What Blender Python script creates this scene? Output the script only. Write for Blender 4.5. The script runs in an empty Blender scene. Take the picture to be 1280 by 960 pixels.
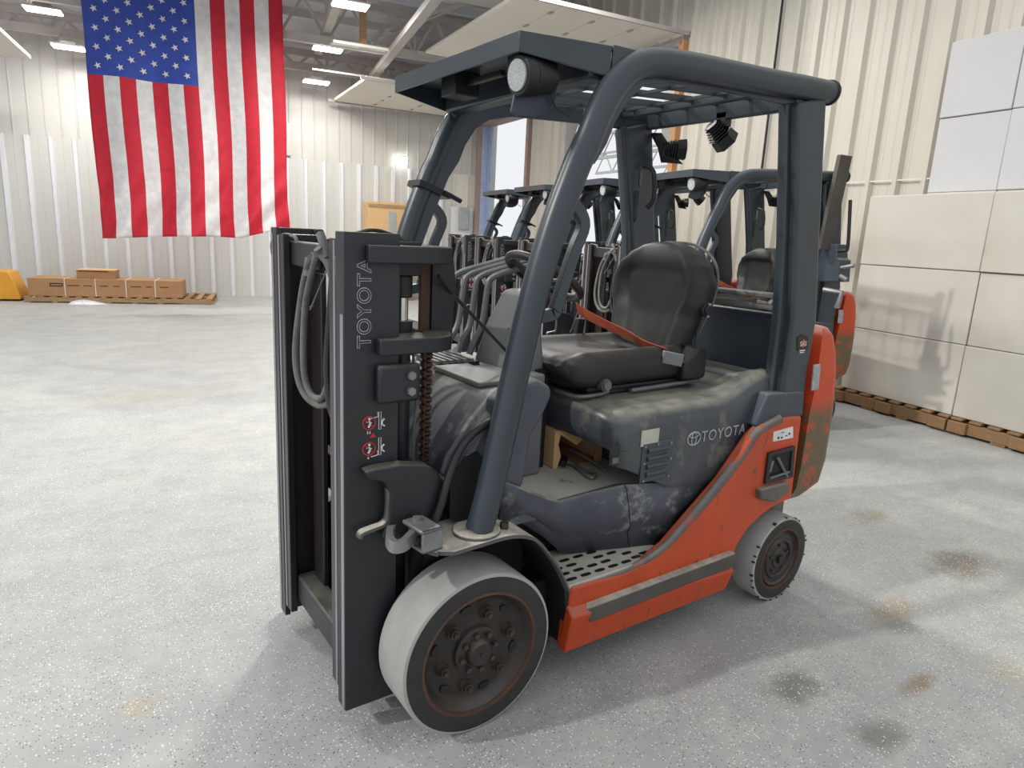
import bpy, bmesh, math, random
from mathutils import Vector, Matrix, Euler
random.seed(7)
C = bpy.context.scene
COL = C.collection

# ------------------------------------------------------------------ camera
cam_d = bpy.data.cameras.new('camera')
cam = bpy.data.objects.new('camera', cam_d)
COL.objects.link(cam)
cam_d.sensor_width = 36.0
cam_d.lens = 23.5915
cam_d.clip_start = 0.05
cam_d.clip_end = 200
cam.matrix_world = Matrix(((0.822031, 0.082337, -0.563459, -1.020577), (-0.567303, 0.204113, -0.797812, -1.535823), (0.04932, 0.975479, 0.214497, 1.530424), (0.0, 0.0, 0.0, 1.0)))
C.camera = cam

# ------------------------------------------------------------------ world, sun, exposure
w = bpy.data.worlds.new('world'); C.world = w; w.use_nodes = True
bg = w.node_tree.nodes['Background']
bg.inputs['Color'].default_value = (0.93, 0.96, 1.0, 1)
bg.inputs['Strength'].default_value = 0.6

def link_light(name, kind, loc, energy, color=(1, 1, 1), **kw):
    d = bpy.data.lights.new(name, kind); d.energy = energy; d.color = color
    o = bpy.data.objects.new(name, d); COL.objects.link(o); o.location = loc
    for k, val in kw.items(): setattr(d, k, val)
    return o
def aim(o, direction):
    o.rotation_euler = Vector(direction).to_track_quat('-Z', 'Y').to_euler()

sun = link_light('low_sun', 'SUN', (-8, -2, 4), 0.9, (1.0, 0.97, 0.92), angle=math.radians(1.6))
aim(sun, (0.78, -0.20, -0.58))
C.view_settings.view_transform = 'Standard'
C.view_settings.look = 'None'
C.view_settings.exposure = 0.64
C.view_settings.gamma = 1.0
C.view_settings.use_curve_mapping = False

# ------------------------------------------------------------------ helpers
def smooth_path(P, n=6, closed=False):
    P = [Vector(p) for p in P]; out = []
    N = len(P)
    for i in range(N if closed else N - 1):
        g = (lambda k: P[k % N]) if closed else (lambda k: P[max(0, min(N - 1, k))])
        a, b, c, d = g(i - 1), g(i), g(i + 1), g(i + 2)
        for k in range(n):
            t = k / n
            out.append(0.5 * ((2 * b) + (-a + c) * t + (2 * a - 5 * b + 4 * c - d) * t * t + (-a + 3 * b - 3 * c + d) * t ** 3))
    if not closed: out.append(P[-1])
    return out

class MB:
    def __init__(s): s.v = []; s.f = []; s.m = []; s.cur = 0
    def mat(s, i): s.cur = i; return s
    def face(s, *idx): s.f.append(tuple(idx)); s.m.append(s.cur)
    def pts(s, P):
        b = len(s.v); s.v += [tuple(p) for p in P]; return b
    def box(s, x0, x1, y0, y1, z0, z1, M=None):
        P = [Vector((x, y, z)) for z in (z0, z1) for x, y in ((x0, y0), (x1, y0), (x1, y1), (x0, y1))]
        if M is not None: P = [M @ p for p in P]
        b = s.pts(P)
        for q in ((0, 3, 2, 1), (4, 5, 6, 7), (0, 1, 5, 4), (1, 2, 6, 5), (2, 3, 7, 6), (3, 0, 4, 7)): s.face(*[b + k for k in q])
        return s
    def prism(s, P2, ax, a0, a1):
        def mk(p, a):
            if ax == 'y': return (p[0], a, p[1])
            if ax == 'x': return (a, p[0], p[1])
            return (p[0], p[1], a)
        n = len(P2); b = s.pts([mk(p, a0) for p in P2] + [mk(p, a1) for p in P2])
        s.face(*[b + k for k in range(n)]); s.face(*[b + n + k for k in reversed(range(n))])
        for k in range(n):
            j = (k + 1) % n; s.face(b + k, b + n + k, b + n + j, b + j)
        return s
    def rings(s, R, caps=True, closed=False):
        n = len(R[0]); b = s.pts([p for r in R for p in r]); m = len(R)
        for i in range(m if closed else m - 1):
            i2 = (i + 1) % m
            for k in range(n):
                j = (k + 1) % n
                s.face(b + i * n + k, b + i * n + j, b + i2 * n + j, b + i2 * n + k)
        if caps and not closed:
            s.face(*[b + k for k in reversed(range(n))]); s.face(*[b + (m - 1) * n + k for k in range(n)])
        return s
    def tube(s, P, r, seg=10, closed=False, sq=None):
        P = [Vector(p) for p in P]; n = len(P); R = []
        rr = r if isinstance(r, (list, tuple)) else [r] * n
        T = []
        for i in range(n):
            if closed: t = P[(i + 1) % n] - P[i - 1]
            else: t = P[min(n - 1, i + 1)] - P[max(0, i - 1)]
            T.append(t.normalized())
        up = Vector((0, 1, 0)) if abs(T[0].y) < 0.9 else Vector((0, 0, 1))
        N = (up - up.dot(T[0]) * T[0]).normalized()
        for i in range(n):
            N = (N - N.dot(T[i]) * T[i]).normalized(); B = T[i].cross(N)
            if sq:
                R.append([P[i] + N * a * sq[0] + B * c * sq[1] for a, c in ((-1, -1), (1, -1), (1, 1), (-1, 1))])
            else:
                R.append([P[i] + (N * math.cos(2 * math.pi * k / seg) + B * math.sin(2 * math.pi * k / seg)) * rr[i] for k in range(seg)])
        return s.rings(R, True, closed)
    def cyl(s, p0, p1, r, seg=16, r1=None):
        return s.tube([p0, p1], [r, r if r1 is None else r1], seg)
    def lathe(s, prof, c, ax='y', seg=32, closed=True):
        R = []
        for k in range(seg):
            t = 2 * math.pi * k / seg; ring = []
            for r, a in prof:
                u, v2 = r * math.cos(t), r * math.sin(t)
                ring.append((c[0] + u, c[1] + a, c[2] + v2) if ax == 'y' else ((c[0] + a, c[1] + u, c[2] + v2) if ax == 'x' else (c[0] + u, c[1] + v2, c[2] + a)))
            R.append(ring)
        n = len(prof); b = s.pts([p for r in R for p in r])
        for i in range(seg):
            i2 = (i + 1) % seg
            for k in range(n if closed else n - 1):
                j = (k + 1) % n
                s.face(b + i * n + k, b + i * n + j, b + i2 * n + j, b + i2 * n + k)
        return s
    def disc(s, c, r, ax='y', seg=24, t=0.002):
        d = {'x': Vector((t, 0, 0)), 'y': Vector((0, t, 0)), 'z': Vector((0, 0, t))}[ax]
        return s.cyl(Vector(c) - d / 2, Vector(c) + d / 2, r, seg)
    def hexn(s, c, r, h, ax='y'):
        d = {'x': Vector((h, 0, 0)), 'y': Vector((0, h, 0)), 'z': Vector((0, 0, h))}[ax]
        return s.cyl(Vector(c) - d / 2, Vector(c) + d / 2, r, 6)
    def build(s, name, mats, parent=None, bevel=0.0, seg=2, smooth=True, label=None, kind=None, ang=38, sub=0, cat=None, group=None):
        me = bpy.data.meshes.new(name)
        me.from_pydata([tuple(p) for p in s.v], [], s.f)
        if not isinstance(mats, (list, tuple)): mats = [mats]
        for m in mats: me.materials.append(m)
        me.polygons.foreach_set('material_index', s.m)
        bm = bmesh.new(); bm.from_mesh(me)
        bmesh.ops.recalc_face_normals(bm, faces=bm.faces)
        if smooth:
            for f in bm.faces: f.smooth = True
            for e in bm.edges:
                if len(e.link_faces) == 2 and e.calc_face_angle(0) > math.radians(ang): e.smooth = False
        bm.to_mesh(me); bm.free()
        o = bpy.data.objects.new(name, me); COL.objects.link(o)
        if parent is not None: o.parent = parent
        if bevel > 0:
            md = o.modifiers.new('Bevel', 'BEVEL'); md.width = bevel; md.segments = seg; md.limit_method = 'ANGLE'; md.angle_limit = math.radians(40); md.use_clamp_overlap = True
        if sub: md = o.modifiers.new('Sub', 'SUBSURF'); md.levels = sub; md.render_levels = sub
        tag(o, label, cat, group, kind)
        return o

def tag(o, label=None, cat=None, group=None, kind=None):
    if label: o['label'] = label
    if cat: o['category'] = cat
    if group: o['group'] = group
    if kind: o['kind'] = kind
    return o
def empty(name, loc=(0, 0, 0), rz=0, label=None, cat=None, group=None, kind=None):
    o = bpy.data.objects.new(name, None); COL.objects.link(o)
    o.location = loc; o.rotation_euler = (0, 0, rz); o.empty_display_size = 0.1
    return tag(o, label, cat, group, kind)
def copy_tree(o, parent=None, skip=()):
    c = o.copy(); COL.objects.link(c); c.parent = parent
    for ch in list(o.children):
        if ch.name.split('.')[0] in skip: continue
        copy_tree(ch, c, skip)
    return c
def text_mesh(s_, size, name, mat, parent, M, depth=0.0008, offset=0.0, label=None, bold=0.0):
    cu = bpy.data.curves.new(name, 'FONT'); cu.body = s_; cu.size = size; cu.extrude = depth; cu.offset = offset
    cu.align_x = 'CENTER'; cu.align_y = 'CENTER'; cu.space_character = 1.12
    t = bpy.data.objects.new(name, cu); COL.objects.link(t)
    bpy.context.view_layer.update()
    me = bpy.data.meshes.new_from_object(t.evaluated_get(bpy.context.evaluated_depsgraph_get()))
    bpy.data.objects.remove(t); me.transform(M); me.materials.clear(); me.materials.append(mat)
    o = bpy.data.objects.new(name, me); COL.objects.link(o); o.parent = parent
    if label: o['label'] = label
    return o

# ------------------------------------------------------------------ materials
def mat(name, col, rough=0.5, metal=0.0, col2=None, nscale=8, namt=0.5, dust=0.0, dustcol=(0.42, 0.41, 0.36), bump=0.0, bscale=60, chips=None, chipamt=0.6, chipscale=14, emit=0, zwear=None, stretch=None):
    m = bpy.data.materials.new(name); m.use_nodes = True
    nt = m.node_tree; N = nt.nodes; L = nt.links; b = N['Principled BSDF']
    b.inputs['Roughness'].default_value = rough; b.inputs['Metallic'].default_value = metal
    tc = N.new('ShaderNodeTexCoord'); src = tc.outputs['Object']
    if stretch:
        mp = N.new('ShaderNodeMapping'); mp.inputs['Scale'].default_value = stretch; L.new(src, mp.inputs[0]); src = mp.outputs[0]
    def noise(sc, det=4, ro=0.6):
        n = N.new('ShaderNodeTexNoise'); n.inputs['Scale'].default_value = sc; n.inputs['Detail'].default_value = det; n.inputs['Roughness'].default_value = ro
        L.new(src, n.inputs['Vector']); return n.outputs['Fac']
    def ramp(fac, a, b_):
        r = N.new('ShaderNodeMapRange'); r.inputs['From Min'].default_value = a; r.inputs['From Max'].default_value = b_; r.clamp = True
        L.new(fac, r.inputs['Value']); return r.outputs['Result']
    def mix(fac, A, B):
        x = N.new('ShaderNodeMix'); x.data_type = 'RGBA'
        if isinstance(fac, (int, float)): x.inputs['Factor'].default_value = fac
        else: L.new(fac, x.inputs['Factor'])
        for sock, val in ((x.inputs[6], A), (x.inputs[7], B)):
            if isinstance(val, tuple): sock.default_value = (*val[:3], 1)
            else: L.new(val, sock)
        return x.outputs[2]
    def mul(a, b_):
        x = N.new('ShaderNodeMath'); x.operation = 'MULTIPLY'
        for i, q in enumerate((a, b_)):
            if isinstance(q, (int, float)): x.inputs[i].default_value = q
            else: L.new(q, x.inputs[i])
        return x.outputs[0]
    c2 = col2 or tuple(min(1, k * 0.72) for k in col)
    c = mix(ramp(noise(nscale), 0.5 - namt / 2, 0.5 + namt / 2), col, c2)
    if chips:
        c = mix(mul(ramp(noise(chipscale, 8, 0.7), 1 - chipamt, 1 - chipamt + 0.06), 1.0), c, chips)
    if zwear:   # (z0, z1, colour): scraped and weathered band of paint, patchy
        sp = N.new('ShaderNodeSeparateXYZ'); L.new(tc.outputs['Object'], sp.inputs[0])
        g = ramp(sp.outputs['Z'], zwear[1], zwear[0])
        c = mix(mul(g, ramp(noise(13, 8, 0.75), 0.36, 0.47)), c, zwear[2])
    if dust:
        ge = N.new('ShaderNodeNewGeometry'); sp2 = N.new('ShaderNodeSeparateXYZ'); L.new(ge.outputs['Normal'], sp2.inputs[0])
        up = ramp(sp2.outputs['Z'], 0.45, 0.9)
        c = mix(mul(mul(up, ramp(noise(11, 6, 0.65), 0.15, 0.6)), dust), c, dustcol)
    L.new(c, b.inputs['Base Color'])
    if bump:
        bp = N.new('ShaderNodeBump'); bp.inputs['Strength'].default_value = bump; bp.inputs['Distance'].default_value = 0.01
        L.new(noise(bscale), bp.inputs['Height']); L.new(bp.outputs[0], b.inputs['Normal'])
    if emit:
        b.inputs['Emission Color'].default_value = (*col, 1); b.inputs['Emission Strength'].default_value = emit
    return m

M = {}
M['grey'] = mat('grey_paint', (0.052, 0.066, 0.085), 0.42, 0, (0.034, 0.044, 0.06), 6, 0.6, dust=0.62, dustcol=(0.30, 0.30, 0.27), bump=0.05)
M['guard'] = mat('guard_paint', (0.040, 0.052, 0.062), 0.34, 0, (0.026, 0.035, 0.044), 5, 0.6, dust=0.4, dustcol=(0.2, 0.21, 0.19), chips=(0.2, 0.2, 0.2), chipamt=0.2, chipscale=40, stretch=(1, 1, 0.4))
M['cowl'] = mat('cowl_plastic', (0.075, 0.082, 0.102), 0.38, 0, (0.045, 0.052, 0.07), 7, 0.4, dust=0.85, dustcol=(0.40, 0.39, 0.34), chips=(0.2, 0.21, 0.2), chipamt=0.42, chipscale=5)
M['hood'] = mat('hood_paint', (0.036, 0.045, 0.060), 0.30, 0, (0.075, 0.08, 0.078), 6, 0.5, dust=0.85, dustcol=(0.31, 0.30, 0.245), chips=(0.12, 0.12, 0.105), chipamt=0.43, chipscale=4)
M['dash'] = mat('dash_plastic', (0.17, 0.18, 0.175), 0.6, 0, (0.12, 0.125, 0.13), 5, 0.6, dust=0.6, dustcol=(0.4, 0.4, 0.36))
M['mast'] = mat('mast_steel', (0.012, 0.014, 0.018), 0.42, 0, (0.020, 0.023, 0.026), 10, 0.6, dust=0.6, dustcol=(0.2, 0.19, 0.15), bump=0.15, bscale=250)
M['rail_in'] = mat('greased_steel', (0.020, 0.018, 0.024), 0.3, 0.3, (0.045, 0.034, 0.033), 3, 0.4, stretch=(14, 14, 0.5))
M['rail_edge'] = mat('worn_rail_edge', (0.32, 0.33, 0.37), 0.5, 0.3, (0.2, 0.19, 0.2), 6, 0.5, stretch=(1, 1, 0.3))
M['orange'] = mat('orange_paint', (0.58, 0.066, 0.008), 0.42, 0, (0.40, 0.044, 0.008), 5, 0.6, dust=0.4, dustcol=(0.3, 0.24, 0.18), chips=(0.10, 0.05, 0.03), chipamt=0.41, chipscale=18, stretch=(1, 1, 0.35))
M['cw'] = mat('counterweight_paint', (0.60, 0.058, 0.008), 0.42, 0, (0.45, 0.042, 0.008), 5, 0.6, dust=0.5, chips=(0.14, 0.05, 0.03), chipamt=0.3, chipscale=14, zwear=(0.82, 0.90, (0.12, 0.085, 0.035)))
M['sill'] = mat('scraped_sill', (0.055, 0.05, 0.045), 0.65, 0, (0.09, 0.08, 0.065), 6, 0.5, dust=0.95, dustcol=(0.5, 0.47, 0.39), chips=(0.2, 0.06, 0.03), chipamt=0.36, chipscale=12)
M['trim'] = mat('trim_worn', (0.14, 0.115, 0.10), 0.5, 0, (0.08, 0.07, 0.065), 9, 0.6, dust=0.5, chips=(0.30, 0.07, 0.04), chipamt=0.45, chipscale=7)
M['tread'] = mat('dusty_tread', (0.38, 0.385, 0.36), 0.85, 0, (0.30, 0.31, 0.29), 12, 0.5, chips=(0.05, 0.05, 0.05), chipamt=0.3, chipscale=20, bump=0.15)
M['rubber'] = mat('rubber_wall', (0.018, 0.0175, 0.017), 0.7, 0, (0.032, 0.031, 0.029), 12, 0.5, bump=0.2, bscale=90)
M['rim'] = mat('rim_paint', (0.018, 0.017, 0.016), 0.45, 0.1, (0.04, 0.030, 0.022), 16, 0.5, bump=0.1, dust=0.4, dustcol=(.2, .17, .13))
M['rust'] = mat('rusty_steel', (0.13, 0.06, 0.036), 0.75, 0.2, (0.05, 0.036, 0.03), 14, 0.5, bump=0.2)
M['nut'] = mat('nut_steel', (0.10, 0.075, 0.055), 0.5, 0.5, (0.05, 0.04, 0.035), 30, 0.5)
M['black'] = mat('black_plastic', (0.012, 0.012, 0.014), 0.5)
M['black_void'] = mat('black_greasy_chassis', (0.006, 0.006, 0.007), 0.7)
M['seat'] = mat('black_vinyl', (0.007, 0.007, 0.007), 0.5, 0, (0.018, 0.018, 0.017), 5, 0.5, dust=0.25, dustcol=(0.10, 0.09, 0.07), bump=0.12, bscale=120)
M['belt'] = mat('orange_webbing', (0.42, 0.10, 0.035), 0.75, 0, (0.32, 0.05, 0.03), 18, 0.6, bump=0.2, bscale=200)
M['hose'] = mat('grey_hose', (0.17, 0.175, 0.155), 0.7, 0, (0.09, 0.09, 0.085), 20, 0.5, bump=0.15, bscale=200)
M['lever'] = mat('lever_steel', (0.20, 0.205, 0.205), 0.45, 0.3, (0.10, 0.10, 0.105), 10, 0.5)
M['blackhose'] = mat('black_hose', (0.02, 0.02, 0.02), 0.5)
M['chrome'] = mat('chrome_rod', (0.7, 0.66, 0.62), 0.15, 1.0)
M['steel'] = mat('cast_steel', (0.30, 0.30, 0.31), 0.5, 0.6, (0.2, 0.2, 0.2), 12, 0.5, dust=0.4)
M['fender'] = mat('fender_dusty', (0.075, 0.08, 0.08), 0.7, 0, (0.11, 0.105, 0.095), 10, 0.5, dust=1.0, dustcol=(0.62, 0.57, 0.47))
M['matfloor'] = mat('dusty_floor_mat', (0.50, 0.49, 0.42), 0.85, 0, (0.38, 0.375, 0.33), 4, 0.4, chips=(0.22, 0.22, 0.2), chipamt=0.38, chipscale=8, bump=0.2, bscale=40)
M['tread_step'] = mat('dusty_step', (0.50, 0.48, 0.41), 0.8, 0, (0.40, 0.38, 0.33), 10, 0.4, bump=0.2)
M['white'] = mat('white_print', (0.75, 0.75, 0.74), 0.5, 0, (0.6, 0.6, 0.58), 20, 0.4)
M['worn_white'] = mat('worn_white_print', (0.48, 0.50, 0.52), 0.5, 0, (0.22, 0.24, 0.27), 30, 0.4)
M['red'] = mat('red_print', (0.55, 0.03, 0.04), 0.5)
M['decal_orange'] = mat('decal_orange', (0.75, 0.14, 0.06), 0.5)
M['lens'] = mat('lamp_lens', (0.42, 0.45, 0.44), 0.3, 0, (0.3, 0.32, 0.32), 60, 0.5, bump=0.5, bscale=150)
M['card'] = mat('cardboard', (0.44, 0.25, 0.12), 0.8, 0, (0.38, 0.205, 0.095), 6, 0.5)
M['card_in'] = mat('cardboard_fresh', (0.70, 0.46, 0.23), 0.8, 0, (0.62, 0.39, 0.19), 5, 0.5)
M['wood'] = mat('pallet_wood', (0.42, 0.27, 0.14), 0.8, 0, (0.30, 0.19, 0.10), 3, 0.5, stretch=(1, 12, 12))
M['wood2'] = mat('pallet_wood_dark', (0.30, 0.17, 0.075), 0.8, 0, (0.19, 0.11, 0.055), 3, 0.5, stretch=(12, 1, 12))
M['yellow'] = mat('yellow_paint', (0.80, 0.38, 0.03), 0.45, 0, (0.7, 0.32, 0.03), 6, 0.5)
M['cream'] = mat('cream_siding', (0.53, 0.50, 0.43), 0.45, 0, (0.47, 0.445, 0.385), 1.5, 0.6, chips=(0.5, 0.46, 0.38), chipamt=0.33, chipscale=2.5)
M['cream2'] = mat('grey_cream_siding', (0.62, 0.61, 0.57), 0.45, 0, (0.57, 0.56, 0.525), 1.2, 0.6)
M['galv'] = mat('pale_galvanised', (0.56, 0.56, 0.525), 0.35, 0.0, (0.62, 0.62, 0.59), 1.0, 0.6)
M['white_and_lit_rib'] = mat('white_panel_lit_rib', (0.80, 0.82, 0.85), 0.25, 0.1, (0.72, 0.74, 0.77), 2, 0.5)  # plain white on flat panels; on ribs it paints in the light they catch
M['doorwhite'] = mat('door_panel_white', (0.78, 0.74, 0.67), 0.5, 0, (0.72, 0.68, 0.61), 2, 0.5)
M['truss'] = mat('truss_steel', (0.36, 0.325, 0.31), 0.6, 0, (0.46, 0.43, 0.41), 3, 0.5)
M['truss_light'] = mat('truss_steel_light', (0.50, 0.475, 0.44), 0.6, 0, (0.42, 0.40, 0.38), 3, 0.5)
M['roof'] = mat('roof_insulation', (0.60, 0.61, 0.64), 0.6, 0, (0.46, 0.47, 0.50), 1.3, 0.5, bump=0.4, bscale=6)
M['foam'] = mat('white_foam_board', (0.52, 0.50, 0.455), 0.7, 0, (0.46, 0.435, 0.375), 1.4, 0.5, chips=(0.42, 0.385, 0.30), chipamt=0.36, chipscale=1.3)
M['foam2'] = mat('clean_foam_board', (0.50, 0.50, 0.505), 0.7, 0, (0.46, 0.46, 0.465), 1.4, 0.5)
M['jamb'] = mat('door_frame_steel', (0.36, 0.27, 0.24), 0.6, 0, (0.30, 0.21, 0.18), 3, 0.5)
M['jamb_blue_lit'] = mat('jamb_painted_blue_light', (0.42, 0.52, 0.72), 0.6)  # blue light falling on the jamb, painted in as its colour
M['rustpost'] = mat('orange_post', (0.55, 0.27, 0.10), 0.6, 0, (0.4, 0.2, 0.1), 3, 0.5)
M['lampwhite'] = mat('lamp_diffuser', (1.0, 0.97, 0.9), 0.4, emit=9)
M['lampgrey'] = mat('lamp_housing', (0.5, 0.5, 0.48), 0.5)
M['plastic_wrap'] = mat('clear_plastic_wrap', (0.75, 0.76, 0.78), 0.25, 0, (0.6, 0.62, 0.65), 20, 0.5, bump=0.4)
M['fl_red'] = mat('flag_red', (0.62, 0.012, 0.035), 0.7)
M['fl_white'] = mat('flag_white', (0.82, 0.80, 0.80), 0.7)
M['fl_blue'] = mat('flag_blue', (0.035, 0.075, 0.42), 0.7)
M['greybox'] = mat('grey_box_paint', (0.42, 0.45, 0.43), 0.5)

def floor_material():
    m = bpy.data.materials.new('speckled_floor_coating'); m.use_nodes = True
    nt = m.node_tree; N = nt.nodes; L = nt.links; b = N['Principled BSDF']
    tc = N.new('ShaderNodeTexCoord'); P = tc.outputs['Object']
    def mth(op, a, b_=None, cl=False):
        x = N.new('ShaderNodeMath'); x.operation = op; x.use_clamp = cl
        for i, q in enumerate((a, b_)):
            if q is None: continue
            if isinstance(q, (int, float)): x.inputs[i].default_value = q
            else: L.new(q, x.inputs[i])
        return x.outputs[0]
    def mr(f, a, b_):
        r = N.new('ShaderNodeMapRange'); r.inputs['From Min'].default_value = a; r.inputs['From Max'].default_value = b_; L.new(f, r.inputs['Value']); return r.outputs[0]
    def noise(sc, det=4, ro=0.6, stretch=None, rz=0):
        s = P
        if stretch:
            mp = N.new('ShaderNodeMapping'); mp.inputs['Scale'].default_value = stretch; mp.inputs['Rotation'].default_value = (0, 0, rz); L.new(P, mp.inputs[0]); s = mp.outputs[0]
        n = N.new('ShaderNodeTexNoise'); n.inputs['Scale'].default_value = sc; n.inputs['Detail'].default_value = det; n.inputs['Roughness'].default_value = ro; L.new(s, n.inputs['Vector']); return n.outputs['Fac']
    def mix(f, A, B):
        x = N.new('ShaderNodeMix'); x.data_type = 'RGBA'
        if isinstance(f, (int, float)): x.inputs['Factor'].default_value = f
        else: L.new(f, x.inputs['Factor'])
        for sock, val in ((x.inputs[6], A), (x.inputs[7], B)):
            if isinstance(val, tuple): sock.default_value = (*val, 1)
            else: L.new(val, sock)
        return x.outputs[2]
    c = mix(mr(noise(0.5, 5, 0.6), 0.35, 0.65), (0.385, 0.395, 0.385), (0.44, 0.445, 0.415))
    c = mix(mr(noise(3, 6, 0.7), 0.4, 0.75), c, (0.32, 0.325, 0.32))
    c = mix(mth('MULTIPLY', mr(noise(14, 8, 0.8), 0.5, 0.7), 0.5), c, (0.30, 0.31, 0.31))
    c = mix(mth('MULTIPLY', mr(noise(1.2, 5, 0.6, (1, 4, 1), 0.5), 0.52, 0.68), 0.45), c, (0.31, 0.315, 0.31))
    # curved tyre marks
    for cx, cy, r, wd, amt in ((1.6, 8.6, 3.1, 0.16, 0.35), (1.5, 8.4, 3.9, 0.12, 0.28), (-1.5, 9.0, 4.3, 0.2, 0.25), (4.0, 7.0, 5.2, 0.16, 0.22), (0.5, 11, 2.2, .1, .25)):
        vm = N.new('ShaderNodeVectorMath'); vm.operation = 'DISTANCE'; vm.inputs[1].default_value = (cx, cy, 0); L.new(P, vm.inputs[0])
        d = mth('ABSOLUTE', mth('SUBTRACT', vm.outputs['Value'], r))
        g = mth('MULTIPLY', mth('SUBTRACT', 1.0, mth('DIVIDE', d, wd), True), mth('MULTIPLY', mr(noise(1.5, 4), 0.35, 0.6), amt), True)
        c = mix(g, c, (0.26, 0.265, 0.26))
    # local stains where paint has worn off
    for x, y, rx, ry, col, amt in ((1.071, -0.408, .13, .08, (.13, .13, .115), .75), (2.744, -.278, .24, .13, (.17, .14, .10), .75), (2.94, .302, .17, .10, (.26, .21, .15), .6),
                                   (1.105, -.705, .11, .07, (.14, .14, .13), .7), (1.937, -.333, .17, .08, (.30, .25, .16), .7), (1.5, -.64, .12, .035, (.24, .17, .09), .7),
                                   (-.885, .647, .07, .06, (.40, .35, .24), .6), (1.906, -.798, .12, .09, (.42, .37, .28), .5), (1.85, -.42, .08, .05, (.18, .18, .17), .6), (-.3, 5, .6, .2, (.42, .38, .26), .35), (2.3, 9, .9, .25, (.44, .40, .28), .5)):
        mp = N.new('ShaderNodeMapping'); mp.vector_type = 'POINT'; mp.inputs['Location'].default_value = (-x / rx, -y / ry, 0); mp.inputs['Scale'].default_value = (1 / rx, 1 / ry, 1); L.new(P, mp.inputs[0])
        ln = N.new('ShaderNodeVectorMath'); ln.operation = 'LENGTH'; L.new(mp.outputs[0], ln.inputs[0])
        e = mth('ADD', ln.outputs['Value'], mth('MULTIPLY', mth('SUBTRACT', noise(9, 5, 0.7), 0.5), 1.6))
        c = mix(mth('MULTIPLY', mr(e, 1.25, 0.4), amt), c, col)
    # flakes: white and dark chips, denser in patches
    for sc, th, col, den in ((105, 0.30, (0.68, 0.68, 0.66), 0.74), (130, 0.28, (0.09, 0.09, 0.09), 0.80), (55, 0.15, (0.72, 0.72, 0.70), 0.84), (50, .13, (.10, .10, .10), .90)):
        v = N.new('ShaderNodeTexVoronoi'); v.inputs['Scale'].default_value = sc; L.new(P, v.inputs['Vector'])
        sp = N.new('ShaderNodeSeparateColor'); L.new(v.outputs['Color'], sp.inputs[0])
        keep = mth('GREATER_THAN', mth('ADD', sp.outputs[0], mth('MULTIPLY', mth('SUBTRACT', noise(2.2, 3), 0.5), 0.7)), den)
        f = mth('MULTIPLY', mth('LESS_THAN', v.outputs['Distance'], th), keep)
        c = mix(f, c, col)
    # long hairline scratch / joint
    L.new(c, b.inputs['Base Color'])
    b.inputs['Roughness'].default_value = 0.55
    L.new(mr(noise(4, 5), 0.2, 0.9), b.inputs['Roughness'])
    r = N.new('ShaderNodeMapRange'); r.inputs['To Min'].default_value = 0.38; r.inputs['To Max'].default_value = 0.7; L.new(noise(2.5, 5), r.inputs['Value']); L.new(r.outputs[0], b.inputs['Roughness'])
    bp = N.new('ShaderNodeBump'); bp.inputs['Strength'].default_value = 0.15; bp.inputs['Distance'].default_value = 0.01; L.new(noise(140, 3), bp.inputs['Height']); L.new(bp.outputs[0], b.inputs['Normal'])
    return m
M['floor'] = floor_material()

# ------------------------------------------------------------------ building shell
CN = Vector((7.7, 12.7, 0))
def ang(d): return Vector((math.cos(math.radians(d)), math.sin(math.radians(d)), 0))
DR, DL = ang(82.5), ang(-11)
NR, NL = Vector((-DR.y, DR.x, 0)), Vector((DL.y, -DL.x, 0))     # both point into the room
def RW(t, inn=0.0, z=0.0): p = CN - DR * t + NR * inn; return Vector((p.x, p.y, z))
def LW(s, inn=0.0, z=0.0): p = CN - DL * s + NL * inn; return Vector((p.x, p.y, z))
A_R, A_L = math.radians(262.5), math.radians(-11)

fl = MB(); fl.box(-16, 40, -12, 40, -0.2, 0); floor = fl.build('floor', M['floor'], kind='structure', smooth=False, label='pale grey speckled concrete floor with worn stains')

def sheet(width, pitch, base, top, h, z0, z1, minors=0, th=0.012, off=None):
    m = MB(); pr = [(0, 0)]; ribm = []
    n = max(1, round(width / pitch)); off = pitch / 2 if off is None else off
    for i in range(n):
        c = off + i * pitch
        if c + base / 2 > width: break
        a = len(pr)
        pr += [(c - base / 2, 0), (c - top / 2, -h), (c + top / 2, -h), (c + base / 2, 0)]
        ribm.append(a)
        for k in range(minors):
            x = c + pitch * (k + 1) / (minors + 1)
            if x + 0.02 < width: pr += [(x - 0.012, 0), (x, -0.005), (x + 0.012, 0)]
    pr += [(width, 0)]
    k = len(pr); full = pr + [(width, th), (0, th)]
    n2 = len(full); b = m.pts([(x, y, z0) for x, y in full] + [(x, y, z1) for x, y in full])
    rs = set()
    for a in ribm: rs |= {a, a + 1, a + 2}
    for i in range(n2):
        j = (i + 1) % n2
        m.mat(1 if i in rs else 0); m.face(b + i, b + n2 + i, b + n2 + j, b + j)
    m.mat(0); m.face(*[b + q for q in range(n2)]); m.face(*[b + n2 + q for q in reversed(range(n2))])
    return m
def place_sheets(wall, proto, fn, a, spans, w_):
    for i, s0 in enumerate(spans):
        o = proto if i == 0 else proto.copy()
        if i: COL.objects.link(o)
        o.parent = wall; o.location = fn(s0); o.rotation_euler = (0, 0, a)

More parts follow.
